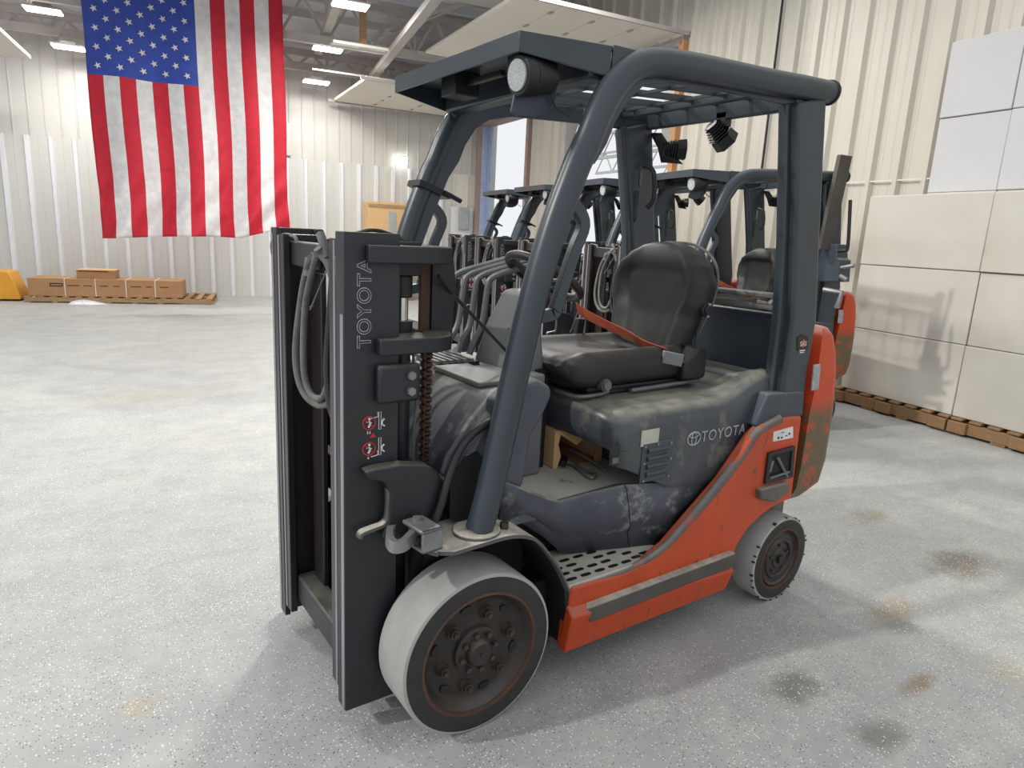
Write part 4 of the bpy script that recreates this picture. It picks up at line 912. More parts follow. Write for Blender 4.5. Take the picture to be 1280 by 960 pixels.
    for a in range(ns + 1):
        s_ = (a / ns) ** 1.35; x = 0.545 + 0.675 * s_
        e = math.sqrt(max(0.02, 1 - (1 - min(1, s_ / 0.16)) ** 2.4)) * (1 - max(0, (s_ - 0.9) / 0.1) ** 2 * 0.4)
        if a == 0: e = 0.30
        w_ = (0.262 - 0.02 * s_) * (0.72 + 0.28 * e)
        if s_ > 0.9: w_ *= 0.97
        r_ = []
        for b_ in range(nt):
            t = 2 * math.pi * b_ / nt; cx_, sz_ = math.cos(t), math.sin(t)
            yy = w_ * math.copysign(abs(cx_) ** 0.55, cx_); top = 0.062 * e; botm = 0.072 * e
            zz = 1.042 + (top if sz_ > 0 else botm) * math.copysign(abs(sz_) ** 0.5, sz_)
            if sz_ > 0:
                q = abs(yy) / max(w_, 1e-6)
                zz += (0.024 * math.exp(-((q - 0.80) / 0.18) ** 2) - 0.022 * (1 - min(1, q / 0.62)) ** 0.3 * min(1, s_ * 4)) * e
                if abs(q - 0.64) < 0.05: zz -= 0.006
            r_.append((x, 0.55 + yy, zz))
        RR.append(r_)
    m.rings(RR); sc_ = m.build('seat_cushion', M['seat'], R, ang=75)
    m = MB()
    m.tube(smooth_path([(0.66, 0.40, 1.083), (0.76, 0.388, 1.092), (0.95, 0.386, 1.094), (1.16, 0.388, 1.092)], 4), 0.0025, 6); m.tube(smooth_path([(0.66, 0.68, 1.083), (0.76, 0.692, 1.092), (0.95, 0.694, 1.094), (1.16, 0.692, 1.092)], 4), 0.0025, 6); m.build('seat_piping', M['black'], sc_)
    m = MB(); m.cyl((0.70, 0.315, 1.0), (0.70, 0.282, 0.998), 0.024, 16); m.hexn((0.70, 0.278, 0.998), 0.019, 0.012); m.build('seat_knob', M['lever'], sc_)
    # backrest
    m = MB(); ns, nt = 30, 40; RR = []
    def bw(s_):
        pts = [(0, .205), (.12, .215), (.35, .235), (.52, .272), (.66, .278), (.78, .250), (.89, .195), (.96, .14), (1, .07)]
        for (a0, v0), (a1, v1) in zip(pts, pts[1:]):
            if s_ <= a1: t = (s_ - a0) / (a1 - a0); t = t * t * (3 - 2 * t); return v0 + (v1 - v0) * t
        return pts[-1][1]
    for a in range(ns + 1):
        s_ = a / ns; z = 1.055 + 0.485 * s_; xc = 1.205 + 0.075 * s_ + 0.02 * math.sin(math.pi * s_)
        w_ = bw(s_); th = 0.062 * (1 - max(0, (s_ - 0.82) / 0.18) ** 2.2 * 0.75) * (0.75 if a == 0 else 1)
        r_ = []
        for b_ in range(nt):
            t = 2 * math.pi * b_ / nt; cx_, sx_ = math.cos(t), math.sin(t)
            yy = w_ * math.copysign(abs(cx_) ** 0.6, cx_); q = abs(yy) / w_
            xx = -th * math.copysign(abs(sx_) ** 0.55, sx_)
            if sx_ > 0:
                xx += -0.034 * math.exp(-((q - 0.80) / 0.18) ** 2) * (1 if s_ < 0.8 else (1 - s_) / 0.2)
                pan = 0.58 * (1 if s_ < 0.72 else 0)
                if s_ < 0.72 and q < 0.60: xx -= -0.004
                if s_ < 0.76 and abs(q - 0.60) < 0.055: xx += 0.020
                if abs(s_ - 0.745) < 0.022 and q < 0.60: xx += 0.016
                xx += 0.018 * (1 - min(1, q / 0.6)) * (s_ < 0.72)
            r_.append((xc + xx, 0.575 + yy, z))
        RR.append(r_)
    m.rings(RR); br = m.build('backrest', M['seat'], R, ang=75)
    m = MB(); S = smooth_path([(1.30, 0.37, 1.16), (1.315, 0.325, 1.30), (1.325, 0.32, 1.40), (1.33, 0.36, 1.48), (1.335, 0.46, 1.53), (1.335, 0.575, 1.54), (1.335, 0.68, 1.53), (1.33, 0.78, 1.48), (1.325, 0.82, 1.40), (1.315, 0.81, 1.30)], 5)
    m.tube(S, 0.006, 6); m.build('back_shell_edge', M['hose'], br)
    m = MB(); m.box(1.26, 1.30, 0.37, 0.71, 1.02, 1.46); m.build('back_shell', M['black'], br, bevel=0.02)
    m = MB(); m.cyl((1.26, 0.335, 1.27), (1.26, 0.302, 1.27), 0.03, 18); m.cyl((1.26, 0.302, 1.27), (1.26, 0.292, 1.27), 0.022, 18); m.build('recliner_knob', M['blackhose'], br, bevel=0.003)
    m = MB(); m.tube([(1.26, 0.298, 1.24), (1.26, 0.296, 1.30)], 0, sq=(0.004, 0.004)); m.build('knob_mark', M['worn_white'], br)
    # hip restraint and belt reel at the near side, belt across the lap
    m = MB(); m.rings([[(1.12, 0.275, 0.985), (1.12, 0.33, 0.985), (1.12, 0.33, 1.06), (1.12, 0.275, 1.05)], [(1.19, 0.27, 0.98), (1.19, 0.34, 0.98), (1.19, 0.34, 1.13), (1.19, 0.27, 1.12)], [(1.26, 0.275, 0.985), (1.26, 0.335, 0.985), (1.26, 0.335, 1.11), (1.26, 0.275, 1.10)]]); m.build('belt_reel', M['black'], R, bevel=0.014, seg=3)
    m = MB(); m.tube([(1.10, 0.275, 1.07), (1.02, 0.31, 1.085)], 0, sq=(0.012, 0.026)); m.build('belt_guide', M['dash'], R, bevel=0.004)
    m = MB(); m.tube(smooth_path([(0.98, 0.80, 0.98), (0.985, 0.80, 1.1), (0.99, 0.795, 1.18)], 3), 0, sq=(0.014, 0.02)); m.build('buckle_stalk', M['black'], R, bevel=0.004)
    W0 = [(1.06, 0.31, 1.10), (1.04, 0.42, 1.115), (1.06, 0.54, 1.135), (1.05, 0.66, 1.16), (1.00, 0.76, 1.20), (0.985, 0.82, 1.225)]
    S = smooth_path(W0, 5); m = MB(); RR = []
    for k, p in enumerate(S):
        tw = 0.75 + 0.6 * k / len(S); d = Vector((-math.cos(tw), 0.05, math.sin(tw))).normalized() * 0.026; nrm = Vector((0.001, 0, 0.0012))
        RR.append([p - d - nrm, p + d - nrm, p + d + nrm, p - d + nrm])
    m.rings(RR); m.build('seat_belt', M['belt'], R, label='orange webbing seat belt')
    # ---- mast
    X0, X1 = -0.36, -0.195; ZB, ZT = 0.075, 1.522
    def mast(f, i):
        # outer rail: web outside, flanges turned in
        m = MB(); m.prism([(X0, f(0.20)), (X1, f(0.20)), (X1, f(0.262)), (X1 - 0.02, f(0.262)), (X1 - 0.02, f(0.225)), (X0 + 0.02, f(0.225)), (X0 + 0.02, f(0.262)), (X0, f(0.262))], 'z', ZB, ZT)
        orr = m.build('mast_outer_rail', M['mast'] if i == 0 else M['rail_in'], R, bevel=0.003)
        m = MB(); m.box(X0 - 0.002, X0 + 0.0005, min(f(0.204), f(0.224)), max(f(0.204), f(0.224)), ZB + 0.01, ZT - (0.22 if i == 0 else 0.02)); m.build('worn_edge', M['rail_edge'], orr)
        m = MB(); m.prism([(X0 + 0.004, f(0.268)), (X1 - 0.005, f(0.268)), (X1 - 0.005, f(0.283)), (X0 + 0.028, f(0.286)), (X0 + 0.028, f(0.325)), (X0 + 0.004, f(0.325))], 'z', ZB + 0.045, ZT - 0.02)
        irr = m.build('mast_inner_rail', M['rail_in'], R, bevel=0.003)
        m = MB(); m.box(X0 + 0.0015, X0 + 0.0042, min(f(0.27), f(0.284)), max(f(0.27), f(0.284)), ZB + 0.05, ZT - 0.025); m.build('worn_edge', M['rail_edge'], irr)
        # lift cylinder behind the rail
        m = MB(); yc = f(0.325); xc = -0.13; m.cyl((xc, yc, 0.12), (xc, yc, 1.16), 0.029, 18); m.cyl((xc, yc, 1.16), (xc, yc, 1.265), 0.034, 18); cy = m.build('lift_cylinder', M['mast'], R)
        m = MB(); m.cyl((xc, yc, 1.265), (xc, yc, 1.335), 0.02, 16); m.build('piston_rod', M['chrome'], cy)
        m = MB(); m.cyl((xc, yc, 1.335), (xc, yc, 1.40), 0.032, 16); m.box(xc - 0.03, xc + 0.05, yc - 0.03, yc + 0.03, 1.40, 1.50); m.build('rod_head', M['blackhose'], cy, bevel=0.004)
        # chain hanging beside the cylinder
        m = MB(); cxn, cyn = -0.045, f(0.325)
        for k in range(41):
            z = 1.18 - 0.014 * k; o_ = 0.008 if k % 2 else 0.014
            m.box(cxn - o_, cxn + o_, cyn - 0.022, cyn - 0.012, z - 0.009, z + 0.009); m.box(cxn - o_, cxn + o_, cyn + 0.002, cyn + 0.010, z - 0.009, z + 0.009); 
            if k % 2: m.cyl((cxn, cyn - 0.026, z), (cxn, cyn + 0.014, z), 0.006, 6)
        m.build('lift_chain', M['rust'], R, kind='stuff')
        m = MB(); m.box(-0.075, -0.04, min(f(0.31), f(0.325)), max(f(0.31), f(0.325)), 1.20, 1.46); m.build('chain_anchor_plate', M['rust'], R, bevel=0.003)
        m = MB(); m.prism([(-0.04, 1.20), (0.035, 1.20), (0.035, 1.28), (0.045, 1.36), (0.03, 1.46), (-0.04, 1.46)], 'y', f(0.30), f(0.318)); m.build('head_gusset', M['mast'], R)
        # bracket with two bolts
        a = (-0.197, 0.2, 1.105); m = MB(); m.box(a[0] - 0.075, a[0] + 0.055, min(f(0.165), f(0.2)), max(f(0.165), f(0.2)), a[2] - 0.055, a[2] + 0.055); bk_ = m.build('hose_bracket', M['mast'], R, bevel=0.01)
        for dz in (0.024, -0.022):
            m = MB(); m.hexn((a[0] + 0.022, f(0.16), a[2] + dz), 0.013, 0.014); m.build('bolt', M['steel'], bk_)
        # lower mast bracket reaching back to the tilt cylinder
        pr = [(-0.317, 0.863), (-0.286, 0.869), (-0.207, 0.869), (-0.121, 0.853), (-0.085, 0.827), (-0.061, 0.782), (-0.082, 0.723), (-0.129, 0.623), (-0.208, 0.595), (-0.265, 0.654), (-0.245, 0.705), (-0.241, 0.784), (-0.256, 0.821), (-0.305, 0.839)]
        m = MB(); m.prism(pr, 'y', f(0.15), f(0.199)); m.build('mast_bracket', M['mast'], R, bevel=0.006, seg=2)
        P = [(-0.328, 0.17, 0.66), (-0.321, 0.17, 0.674), (-0.286, 0.17, 0.681), (-0.256, 0.17, 0.687), (-0.241, 0.17, 0.707), (-0.237, 0.17, 0.771), (-0.245, 0.17, 0.822)]
        P = [(p[0], f(p[1]), p[2]) for p in P]
        m = MB(); m.tube(smooth_path(P, 4), 0, sq=(0.014, 0.006)); m.build('bracket_rib', M['fender'], R, bevel=0.002)
        # tilt cylinder end
        c = (-0.021, 0.22, 0.734); m = MB(); m.cyl((c[0], f(0.17), c[2]), (c[0], f(0.28), c[2]), 0.045, 20); m.cyl((c[0] - 0.01, f(0.21), c[2] + 0.0), (c[0] + 0.2, f(0.21), c[2] - 0.0), 0.032, 16); tc = m.build('tilt_cylinder', M['black_void'], R, bevel=0.004)
        m = MB(); m.cyl((c[0] + 0.012, f(0.155), c[2]), (c[0] + 0.012, f(0.175), c[2]), 0.022, 12); m.build('pivot_pin', M['lever'], tc)
    both(mast)
    # bowed tie beams that wrap the rails
    def bow(z, t, xr, name, xs=-0.30, yo=0.17):
        outer = [(xs, yo), (xr - 0.09, yo), (xr - 0.03, yo + 0.03), (xr, yo + 0.09), (xr + 0.015, 0.4)]
        outer = outer + [(x, YC - y) for x, y in reversed(outer)]
        inner = [(xs, YC - 0.20), (-0.16, YC - 0.20), (-0.16, 0.20), (xs, 0.20)]
        inner = [(xs, YC - 0.1985), (-0.194, YC - 0.1985), (-0.194, YC - 0.27), (xr - 0.07, YC - 0.27), (xr - 0.07, 0.27), (-0.194, 0.27), (-0.194, 0.1985), (xs, 0.1985)]
        m = MB(); m.prism(outer + inner, 'z', z - t, z)
        return m.build(name, M['mast'], R, bevel=0.004)
    bow(1.49, 0.048, 0.0, 'upper_tie_beam'); bow(1.235, 0.045, 0.0, 'middle_tie_beam', xs=-0.27, yo=0.16)
    for z in (0.16, 0.62):
        m = MB(); m.box(-0.24, -0.2, 0.24, 0.84, z, z + 0.13); m.build('cross_member', M['mast'], R, bevel=0.006)
    m = MB(); m.box(-0.33, -0.29, 0.30, 0.78, 1.40, 1.48); m.build('cross_member', M['mast'], R, bevel=0.006)
    m = MB(); m.box(-0.33, -0.25, 0.30, 0.78, 0.16, 0.26); m.build('cross_member', M['mast'], R, bevel=0.01)
    m = MB(); m.box(-0.27, -0.25, 0.33, 0.44, 0.24, 1.38); m.box(-0.27, -0.25, 0.64, 0.75, 0.24, 1.38); m.build('carriage_plate', M['rail_in'], R, bevel=0.004)
    m = MB(); m.cyl((-0.2, 0.54, 0.2), (-0.2, 0.54, 0.8), 0.045, 20); cc = m.build('centre_cylinder', M['mast'], R)
    m = MB(); m.cyl((-0.2, 0.54, 0.8), (-0.2, 0.54, 0.84), 0.055, 20); m.build('gland_nut', M['blackhose'], cc)
    # hoses in the mast opening
    def hose(P, r_, mt='hose', nm='mast_hose'):
        m = MB(); m.tube(smooth_path(P, 6), r_, 10); return m.build(nm, M[mt], R)
    h1 = hose([(-0.363, 0.45, 1.441), (-0.359, 0.5, 1.407), (-0.346, 0.6, 1.313), (-0.361, 0.62, 1.156), (-0.364, 0.6, 1.06), (-0.352, 0.56, 0.998), (-0.331, 0.5, 0.978), (-0.32, 0.42, 1.001)], 0.0115)
    h2 = hose([(-0.357, 0.42, 1.451), (-0.354, 0.48, 1.385), (-0.35, 0.55, 1.293), (-0.356, 0.56, 1.166), (-0.36, 0.54, 1.066), (-0.351, 0.5, 1.012), (-0.336, 0.44, 1.019), (-0.329, 0.4, 1.092)], 0.0105)
    hose([(-0.359, 0.4, 1.471), (-0.345, 0.4, 1.453), (-0.333, 0.38, 1.427), (-0.326, 0.36, 1.383)], 0.016)
    hose([(-0.346, 0.42, 1.511), (-0.344, 0.4, 1.485), (-0.338, 0.38, 1.445)], 0.013)
    hose([(-0.331, 0.36, 1.383), (-0.337, 0.38, 1.217), (-0.343, 0.38, 1.121), (-0.344, 0.36, 1.028), (-0.339, 0.34, 0.983)], 0.012, 'blackhose')
    for (a, b) in (((-0.349, 0.5, 1.438), (-0.355, 0.5, 1.383)), ((-0.343, 0.46, 1.455), (-0.348, 0.46, 1.408))):
        m = MB(); m.cyl(a, b, 0.016, 10); m.build('hose_sleeve', M['dash'], R)
    m = MB(); m.tube([(-0.359, 0.57, 1.276), (-0.331, 0.53, 1.29)], 0.0022, 6); m.tube([(-0.352, 0.5, 1.281), (-0.326, 0.38, 1.445)], 0.0022, 6); m.build('cable_tie', M['dash'], R)
    hose([(-0.358, 0.87, 1.429), (-0.36, 0.87, 1.464), (-0.351, 0.86, 1.484), (-0.336, 0.8, 1.499), (-0.328, 0.72, 1.494), (-0.325, 0.7, 1.474)], 0.006)
    hose([(-0.346, 0.27, 1.39), (-0.352, 0.27, 1.433), (-0.345, 0.27, 1.463), (-0.332, 0.27, 1.485)], 0.009)
    hose([(-0.272, 0.35, 1.514), (-0.199, 0.42, 1.527), (-0.134, 0.45, 1.524), (-0.076, 0.4, 1.499)], 0.006, 'blackhose')
    hose([(-0.047, 0.25, 1.405), (0.056, 0.32, 1.332), (0.213, 0.42, 1.232), (0.388, 0.5, 1.108)], 0.006, 'blackhose', 'gas_strut')
    hose([(0.168, 0.14, 0.996), (0.079, 0.13, 0.968), (0.011, 0.13, 0.933), (-0.032, 0.13, 0.881), (-0.062, 0.13, 0.804), (-0.085, 0.13, 0.726), (-0.105, 0.13, 0.678)], 0.013, 'blackhose', 'wiring_loom')
    hose([(-0.103, 0.3, 1.194), (-0.095, 0.3, 1.094), (-0.086, 0.3, 1.016), (-0.095, 0.3, 0.913), (-0.095, 0.3, 0.817)], 0.0045, 'hose')
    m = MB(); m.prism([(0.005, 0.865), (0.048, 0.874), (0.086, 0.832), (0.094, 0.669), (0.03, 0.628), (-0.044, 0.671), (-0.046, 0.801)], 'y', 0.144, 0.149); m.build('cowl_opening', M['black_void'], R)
    # lettering and decal on the near rail
    rail = [o for o in R.children if o.name.startswith('mast_outer_rail')][0]
    a = (-0.3, 0.2, 1.331)
    Mt = Matrix.Translation((a[0], 0.1992, a[2])) @ Matrix.Rotation(math.pi / 2, 4, 'X') @ Matrix.Rotation(math.pi / 2, 4, 'Z')
    text_mesh('TOYOTA', 0.055, 'lettering', M['worn_white'], rail, Mt, 0.0004, 0.0018, label='outlined white lettering')
    Mt2 = Matrix.Translation((a[0], 0.1984, a[2])) @ Matrix.Rotation(math.pi / 2, 4, 'X') @ Matrix.Rotation(math.pi / 2, 4, 'Z')
    text_mesh('TOYOTA', 0.055, 'lettering_fill', M['mast'], rail, Mt2, 0.0005, -0.0004)
    m = MB(); mr_ = MB()
    for k, cz in enumerate(((-0.287, 0.2, 0.991), (-0.287, 0.2, 0.914))):
        x, z = cz[0], cz[2]; Yd = 0.1988
        mr_.tube([(x + 0.019 * math.cos(t), Yd, z + 0.019 * math.sin(t)) for t in [2 * math.pi * q / 24 for q in range(24)]], 0.0022, 6, closed=True)
        mr_.tube([(x - 0.014, Yd - 0.001, z + 0.014), (x + 0.014, Yd - 0.001, z - 0.014)], 0.0018, 6)
        m.tube([(x, Yd, z + 0.006), (x + 0.003, Yd, z - 0.004), (x - 0.002, Yd, z - 0.013)], 0.0034, 6); m.disc((x + 0.001, Yd, z + 0.012), 0.004, 'y', 10)
        m.tube([(x - 0.008, Yd, z + 0.004), (x + 0.008, Yd, z + 0.0)], 0.0018, 6)
        xm = x + 0.03
        m.tube([(xm, Yd, z - 0.022), (xm, Yd, z + 0.03), (xm + 0.007, Yd, z + 0.03), (xm + 0.007, Yd, z - 0.022), (xm, Yd, z - 0.022)], 0.0011, 5)
        fz = 0.016 if k == 0 else -0.022
        m.tube([(xm - 0.003, Yd, z + fz + 0.014), (xm - 0.003, Yd, z + fz), (xm - 0.024, Yd, z + fz - 0.003)], 0.0016, 5)
        m.tube([(xm + 0.017, Yd, z + 0.008), (xm + 0.010, Yd, z + 0.002), (xm + 0.010, Yd, z - 0.008), (xm + 0.018, Yd, z - 0.014)], 0.0026, 6)
        if k == 0:
            for dx in (-0.004, 0.003): m.tube([(x + dx, Yd, z - 0.024), (x + dx, Yd, z - 0.032)], 0.0016, 5)
            mr_.prism([(x + 0.002, z - 0.044), (x + 0.022, z - 0.044), (x + 0.012, z - 0.030)], 'y', Yd - 0.0005, Yd + 0.0005)
        else: m.tube([(x - 0.002, Yd, z - 0.024), (x - 0.002, Yd, z - 0.030)], 0.0022, 5)
    m.build('warning_decal', M['white'], rail, label='white warning pictogram'); mr_.build('warning_symbol', M['red'], rail, label='red prohibition circles')
    # ---- overhead guard roof
    zt = 2.09
    m = MB(); m.prism([(0.13, 0.135), (0.13, 0.945), (0.40, 1.01), (0.43, 1.01), (0.43, 0.07), (0.40, 0.07)], 'z', zt - 0.012, zt); rp = m.build('roof_plate', M['guard'], R, bevel=0.002)
    m = MB(); m.box(0.126, 0.134, 0.135, 0.945, zt - 0.055, zt)
    m.build('front_lip', M['guard'], R, bevel=0.002)
    for f in (lambda y: y, lambda y: YC - y):
        m = MB(); m.rings([[(0.128, f(0.135), zt), (0.128, f(0.143), zt), (0.128, f(0.143), zt - 0.055), (0.128, f(0.135), zt - 0.055)], [(0.41, f(0.068), zt), (0.41, f(0.076), zt), (0.41, f(0.076), zt - 0.085), (0.41, f(0.068), zt - 0.085)]])
        m.rings([[(0.415, f(0.066), zt + 0.004), (0.415, f(0.074), zt + 0.004), (0.415, f(0.074), zt - 0.10), (0.415, f(0.066), zt - 0.10)], [(0.62, f(0.062), zt + 0.006), (0.62, f(0.07), zt + 0.006), (0.62, f(0.07), zt - 0.04), (0.62, f(0.062), zt - 0.04)]])
        m.build('roof_side', M['guard'], R, bevel=0.002)
    m = MB(); m.box(0.36, 0.44, 0.10, 0.98, 2.0, 2.078); m.build('front_cross_tube', M['guard'], R, bevel=0.01)
    for k in range(5):
        y = 0.20 + 0.68 * k / 4
        m = MB(); m.rings([[(0.42, y - 0.006, 2.06), (0.42, y + 0.006, 2.06), (0.42, y + 0.006, 2.085), (0.42, y - 0.006, 2.085)], [(1.46, y - 0.006, 2.13), (1.46, y + 0.006, 2.13), (1.46, y + 0.006, 2.155), (1.46, y - 0.006, 2.155)]]); m.build('roof_bar', M['guard'], R)
    for k in range(3):
        x = 0.72 + 0.26 * k
        m = MB(); m.box(x - 0.005, x + 0.005, 0.12, 0.96, 2.06 + 0.067 * (x - 0.42), 2.072 + 0.067 * (x - 0.42)); m.build('roof_tie', M['guard'], R)
    m = MB(); m.box(1.30, 1.34, 0.10, 0.98, 2.105, 2.145); m.build('roof_tie', M['guard'], R, bevel=0.004)
    m = MB(); m.box(1.46, 1.50, 0.10, 0.98, 2.072, 2.165); m.build('rear_cross_member', M['guard'], R, bevel=0.006)
    # deep gusset at the front corners (far one shows under the roof)
    def gus(f, i):
        g = [(0.374, 2.041), (0.937, 2.155), (1.43, 2.186), (1.661, 2.144), (1.444, 2.071), (1.039, 2.048), (0.686, 2.028), (0.566, 1.999), (0.497, 1.953), (0.436, 1.865), (0.383, 1.753), (0.324, 1.622), (0.262, 1.466), (0.19, 1.464), (0.259, 1.618), (0.31, 1.746), (0.364, 1.881), (0.406, 1.972)]
        m = MB(); m.prism(g, 'y', f(0.095), f(0.107)); m.build('corner_gusset', M['grey'], R)
    gus(lambda y: YC - y, 1)
    m = MB(); a = Vector((0.315, 1.01, 1.70)); m.box(-0.075, 0.075, -0.055, 0.055, -0.012, 0.012, Matrix.Translation(a) @ Matrix.Rotation(0.3, 4, 'Y')); m.tube([a + Vector((0.04, -0.06, -0.01)), a + Vector((0.11, -0.07, -0.04))], 0.01, 6); m.build('strap_clamp', M['black'], R)
    # front headlight and its bracket, hung from the near corner
    c = (0.18, 0.17, 1.985); m = MB()
    d = Vector((-1.0, -0.02, -0.10)).normalized()
    m.cyl(Vector(c) - d * 0.01, Vector(c) + d * 0.03, 0.056, 28); m.cyl(Vector(c) - d * 0.09, Vector(c) - d * 0.01, 0.045, 24, 0.055); hl = m.build('headlight', M['black'], R, bevel=0.004)
    m = MB(); m.cyl(Vector(c) + d * 0.03, Vector(c) + d * 0.036, 0.043, 28); m.build('headlight_lens', M['lens'], hl)
    m = MB(); m.prism([(0.15, 1.886), (0.18, 1.877), (0.238, 1.88), (0.285, 1.9), (0.313, 1.943), (0.314, 2.045), (0.237, 2.063), (0.203, 2.048), (0.168, 1.977)], 'y', 0.195, 0.205); m.box(0.17, 0.30, 0.195, 0.26, 2.0, 2.075); m.build('headlight_bracket', M['grey'], R, bevel=0.003)
    hose([(0.288, 0.19, 2.006), (0.258, 0.18, 1.975), (0.278, 0.18, 1.951), (0.306, 0.18, 1.914), (0.341, 0.16, 1.894)], 0.003, 'blackhose', 'headlight_cable')
    m = MB(); m.box(0.20, 0.30, 0.62, 0.72, 2.0, 2.078); m.box(0.24, 0.26, 0.40, 0.62, 2.03, 2.05); m.build('wiring_box', M['black'], R, bevel=0.004)
    # rear work lamps with cooling fins
    def work_lamp(c, d, nm='work_lamp', s=1.0):
        c = Vector(c); d = Vector(d).normalized(); m = MB()
        up = Vector((0, 0, 1)); u_ = d.cross(up).normalized(); w_ = u_.cross(d)
        def oct_(o_, r_): return [o_ + (u_ * math.cos(math.radians(t)) + w_ * math.sin(math.radians(t))) * r_ for t in (0, 60, 120, 180, 240, 300)]
        m.rings([oct_(c - d * 0.01 * s, 0.050 * s), oct_(c + d * 0.035 * s, 0.056 * s)])
        for k in range(6): m.rings([oct_(c - d * (0.017 + 0.011 * k) * s, (0.054 - 0.004 * k) * s), oct_(c - d * (0.021 + 0.011 * k) * s, (0.054 - 0.004 * k) * s)])
        m.rings([oct_(c - d * 0.075 * s, 0.022 * s), oct_(c - d * 0.01 * s, 0.03 * s)])
        o = m.build(nm, M['black'], R, bevel=0.002)
        m = MB(); m.rings([oct_(c + d * 0.035 * s, 0.045 * s), oct_(c + d * 0.038 * s, 0.045 * s)]); m.build('lamp_lens', M['lens'], o)
        return o
    wl_ = work_lamp((1.5, 0.521, 2.002), (0.75, -0.25, -0.6), s=1.05)
    m = MB(); c = (1.48, 0.516, 2.072); m.box(c[0] - 0.02, c[0] + 0.02, c[1] - 0.035, c[1] + 0.02, c[2] - 0.03, c[2] + 0.03); m.build('lamp_bracket', M['black'], wl_, bevel=0.003)
    wl_ = work_lamp((1.55, 0.816, 1.978), (0.6, -0.5, 0.0), s=0.95)
    m = MB(); P = [(1.5, 0.968, 2.062), (1.5, 0.893, 2.055), (1.52, 0.865, 2.011), (1.55, 0.81, 1.929), (1.55, 0.782, 1.909), (1.55, 0.923, 1.925), (1.5, 0.905, 1.986)]
    P = [Vector(p) for p in P]; m.rings([P, [p + Vector((0.006, 0, 0)) for p in P]]); m.build('lamp_bracket', M['black'], wl_)
    # small plate and mirror-like fittings on the far rear leg
    a = (1.455, 0.99, 1.86); m = MB(); m.box(1.44, 1.45, 0.94, 1.0, 1.80, 1.88); m.build('pale_plate', M['dash'], R, bevel=0.01)
    m = MB(); m.tube(smooth_path([(1.44, 0.93, 1.90), (1.46, 0.88, 1.87), (1.47, 0.87, 1.75), (1.46, 0.9, 1.70)], 4), 0.012, 8); m.build('harness', M['black'], R)
    m = MB(); m.tube(smooth_path([(1.43, 0.94, 1.78), (1.428, 0.94, 1.66), (1.43, 0.965, 1.62), (1.432, 0.99, 1.62)], 5), 0.006, 6); m.build('leg_cable', M['blackhose'], R)
    # stickers
    c = (1.569, 0.045, 1.145); m = MB(); m.prism([(1.52, 1.185), (1.557, 1.193), (1.601, 1.181), (1.61, 1.123), (1.571, 1.115), (1.533, 1.127)], 'y', 0.0425, 0.045); stk = m.build('round_sticker', M['black'], R)
    text_mesh('SAS', 0.028, 'sticker_text', M['white'], stk, Matrix.Translation((c[0], 0.0418, c[2] + 0.008)) @ Matrix.Rotation(math.pi / 2, 4, 'X'))
    m = MB()
    for k in range(6): t = k * math.pi / 3 + 0.5; m.disc((c[0] + 0.010 * math.cos(t), 0.0421, c[2] + 0.010 + 0.010 * math.sin(t)), 0.0075, 'y', 10, 0.0005)
    m.build('sticker_flower', M['decal_orange'], stk)
    m = MB(); m.box(c[0] - 0.02, c[0] + 0.02, 0.0415, 0.0425, c[2] - 0.022, c[2] - 0.017); m.box(c[0] - 0.016, c[0] + 0.016, 0.0415, 0.0425, c[2] - 0.030, c[2] - 0.026); m.build('sticker_line', M['white'], stk)
    q = [(1.407, 0.798), (1.54, 0.805), (1.552, 0.754), (1.411, 0.756)]; m = MB(); m.prism(q, 'y', 0.0165, 0.0205); ws = m.build('worn_sticker', M['white'], R)
    m = MB(); cx_, cz_ = (q[0][0] + q[2][0]) / 2, (q[0][1] + q[2][1]) / 2
    for dx, dz, w_, h in ((-0.035, -0.008, 0.012, 0.010), (-0.012, -0.010, 0.012, 0.008), (0.02, -0.006, 0.016, 0.004), (0.04, 0.0, 0.010, 0.010), (-0.01, 0.012, 0.02, 0.003)):
        m.box(cx_ + dx - w_ / 2, cx_ + dx + w_ / 2, 0.0155, 0.0166, cz_ + dz - h / 2, cz_ + dz + h / 2)
    m.build('sticker_mark', M['black'], ws)
    return R

hero = make_forklift('forklift', 'large grey and orange forklift standing in the foreground, nearest the viewer', 'forklifts')
def local_pose(o, world_xy, local_xy, deg):
    a = math.radians(deg); x, y = local_xy
    o.rotation_euler = (0, 0, a); o.location = (world_xy[0] - (x * math.cos(a) - y * math.sin(a)), world_xy[1] - (x * math.sin(a) + y * math.cos(a)), 0)
SK = ('worn_sticker', 'round_sticker')
for (wx, wy, dg, lb) in ((3.05, 2.02, -14, 'first parked forklift behind the foreground one, with its seat in view at the right'), (3.24, 3.22, -12, 'second parked forklift in the row behind, seen past the black seat'),
                         (3.46, 4.38, -11, 'third parked forklift in the row behind, its roof showing left of the leaning tube'), (3.72, 5.48, -11, 'farthest parked forklift in the row, nearest the tall door opening')):
    t = copy_tree(hero, None, SK); t['label'] = lb; local_pose(t, (wx, wy), (0.13, 0.135), dg)
    if dg == -14: second = t
hero['group'] = 'forklifts'
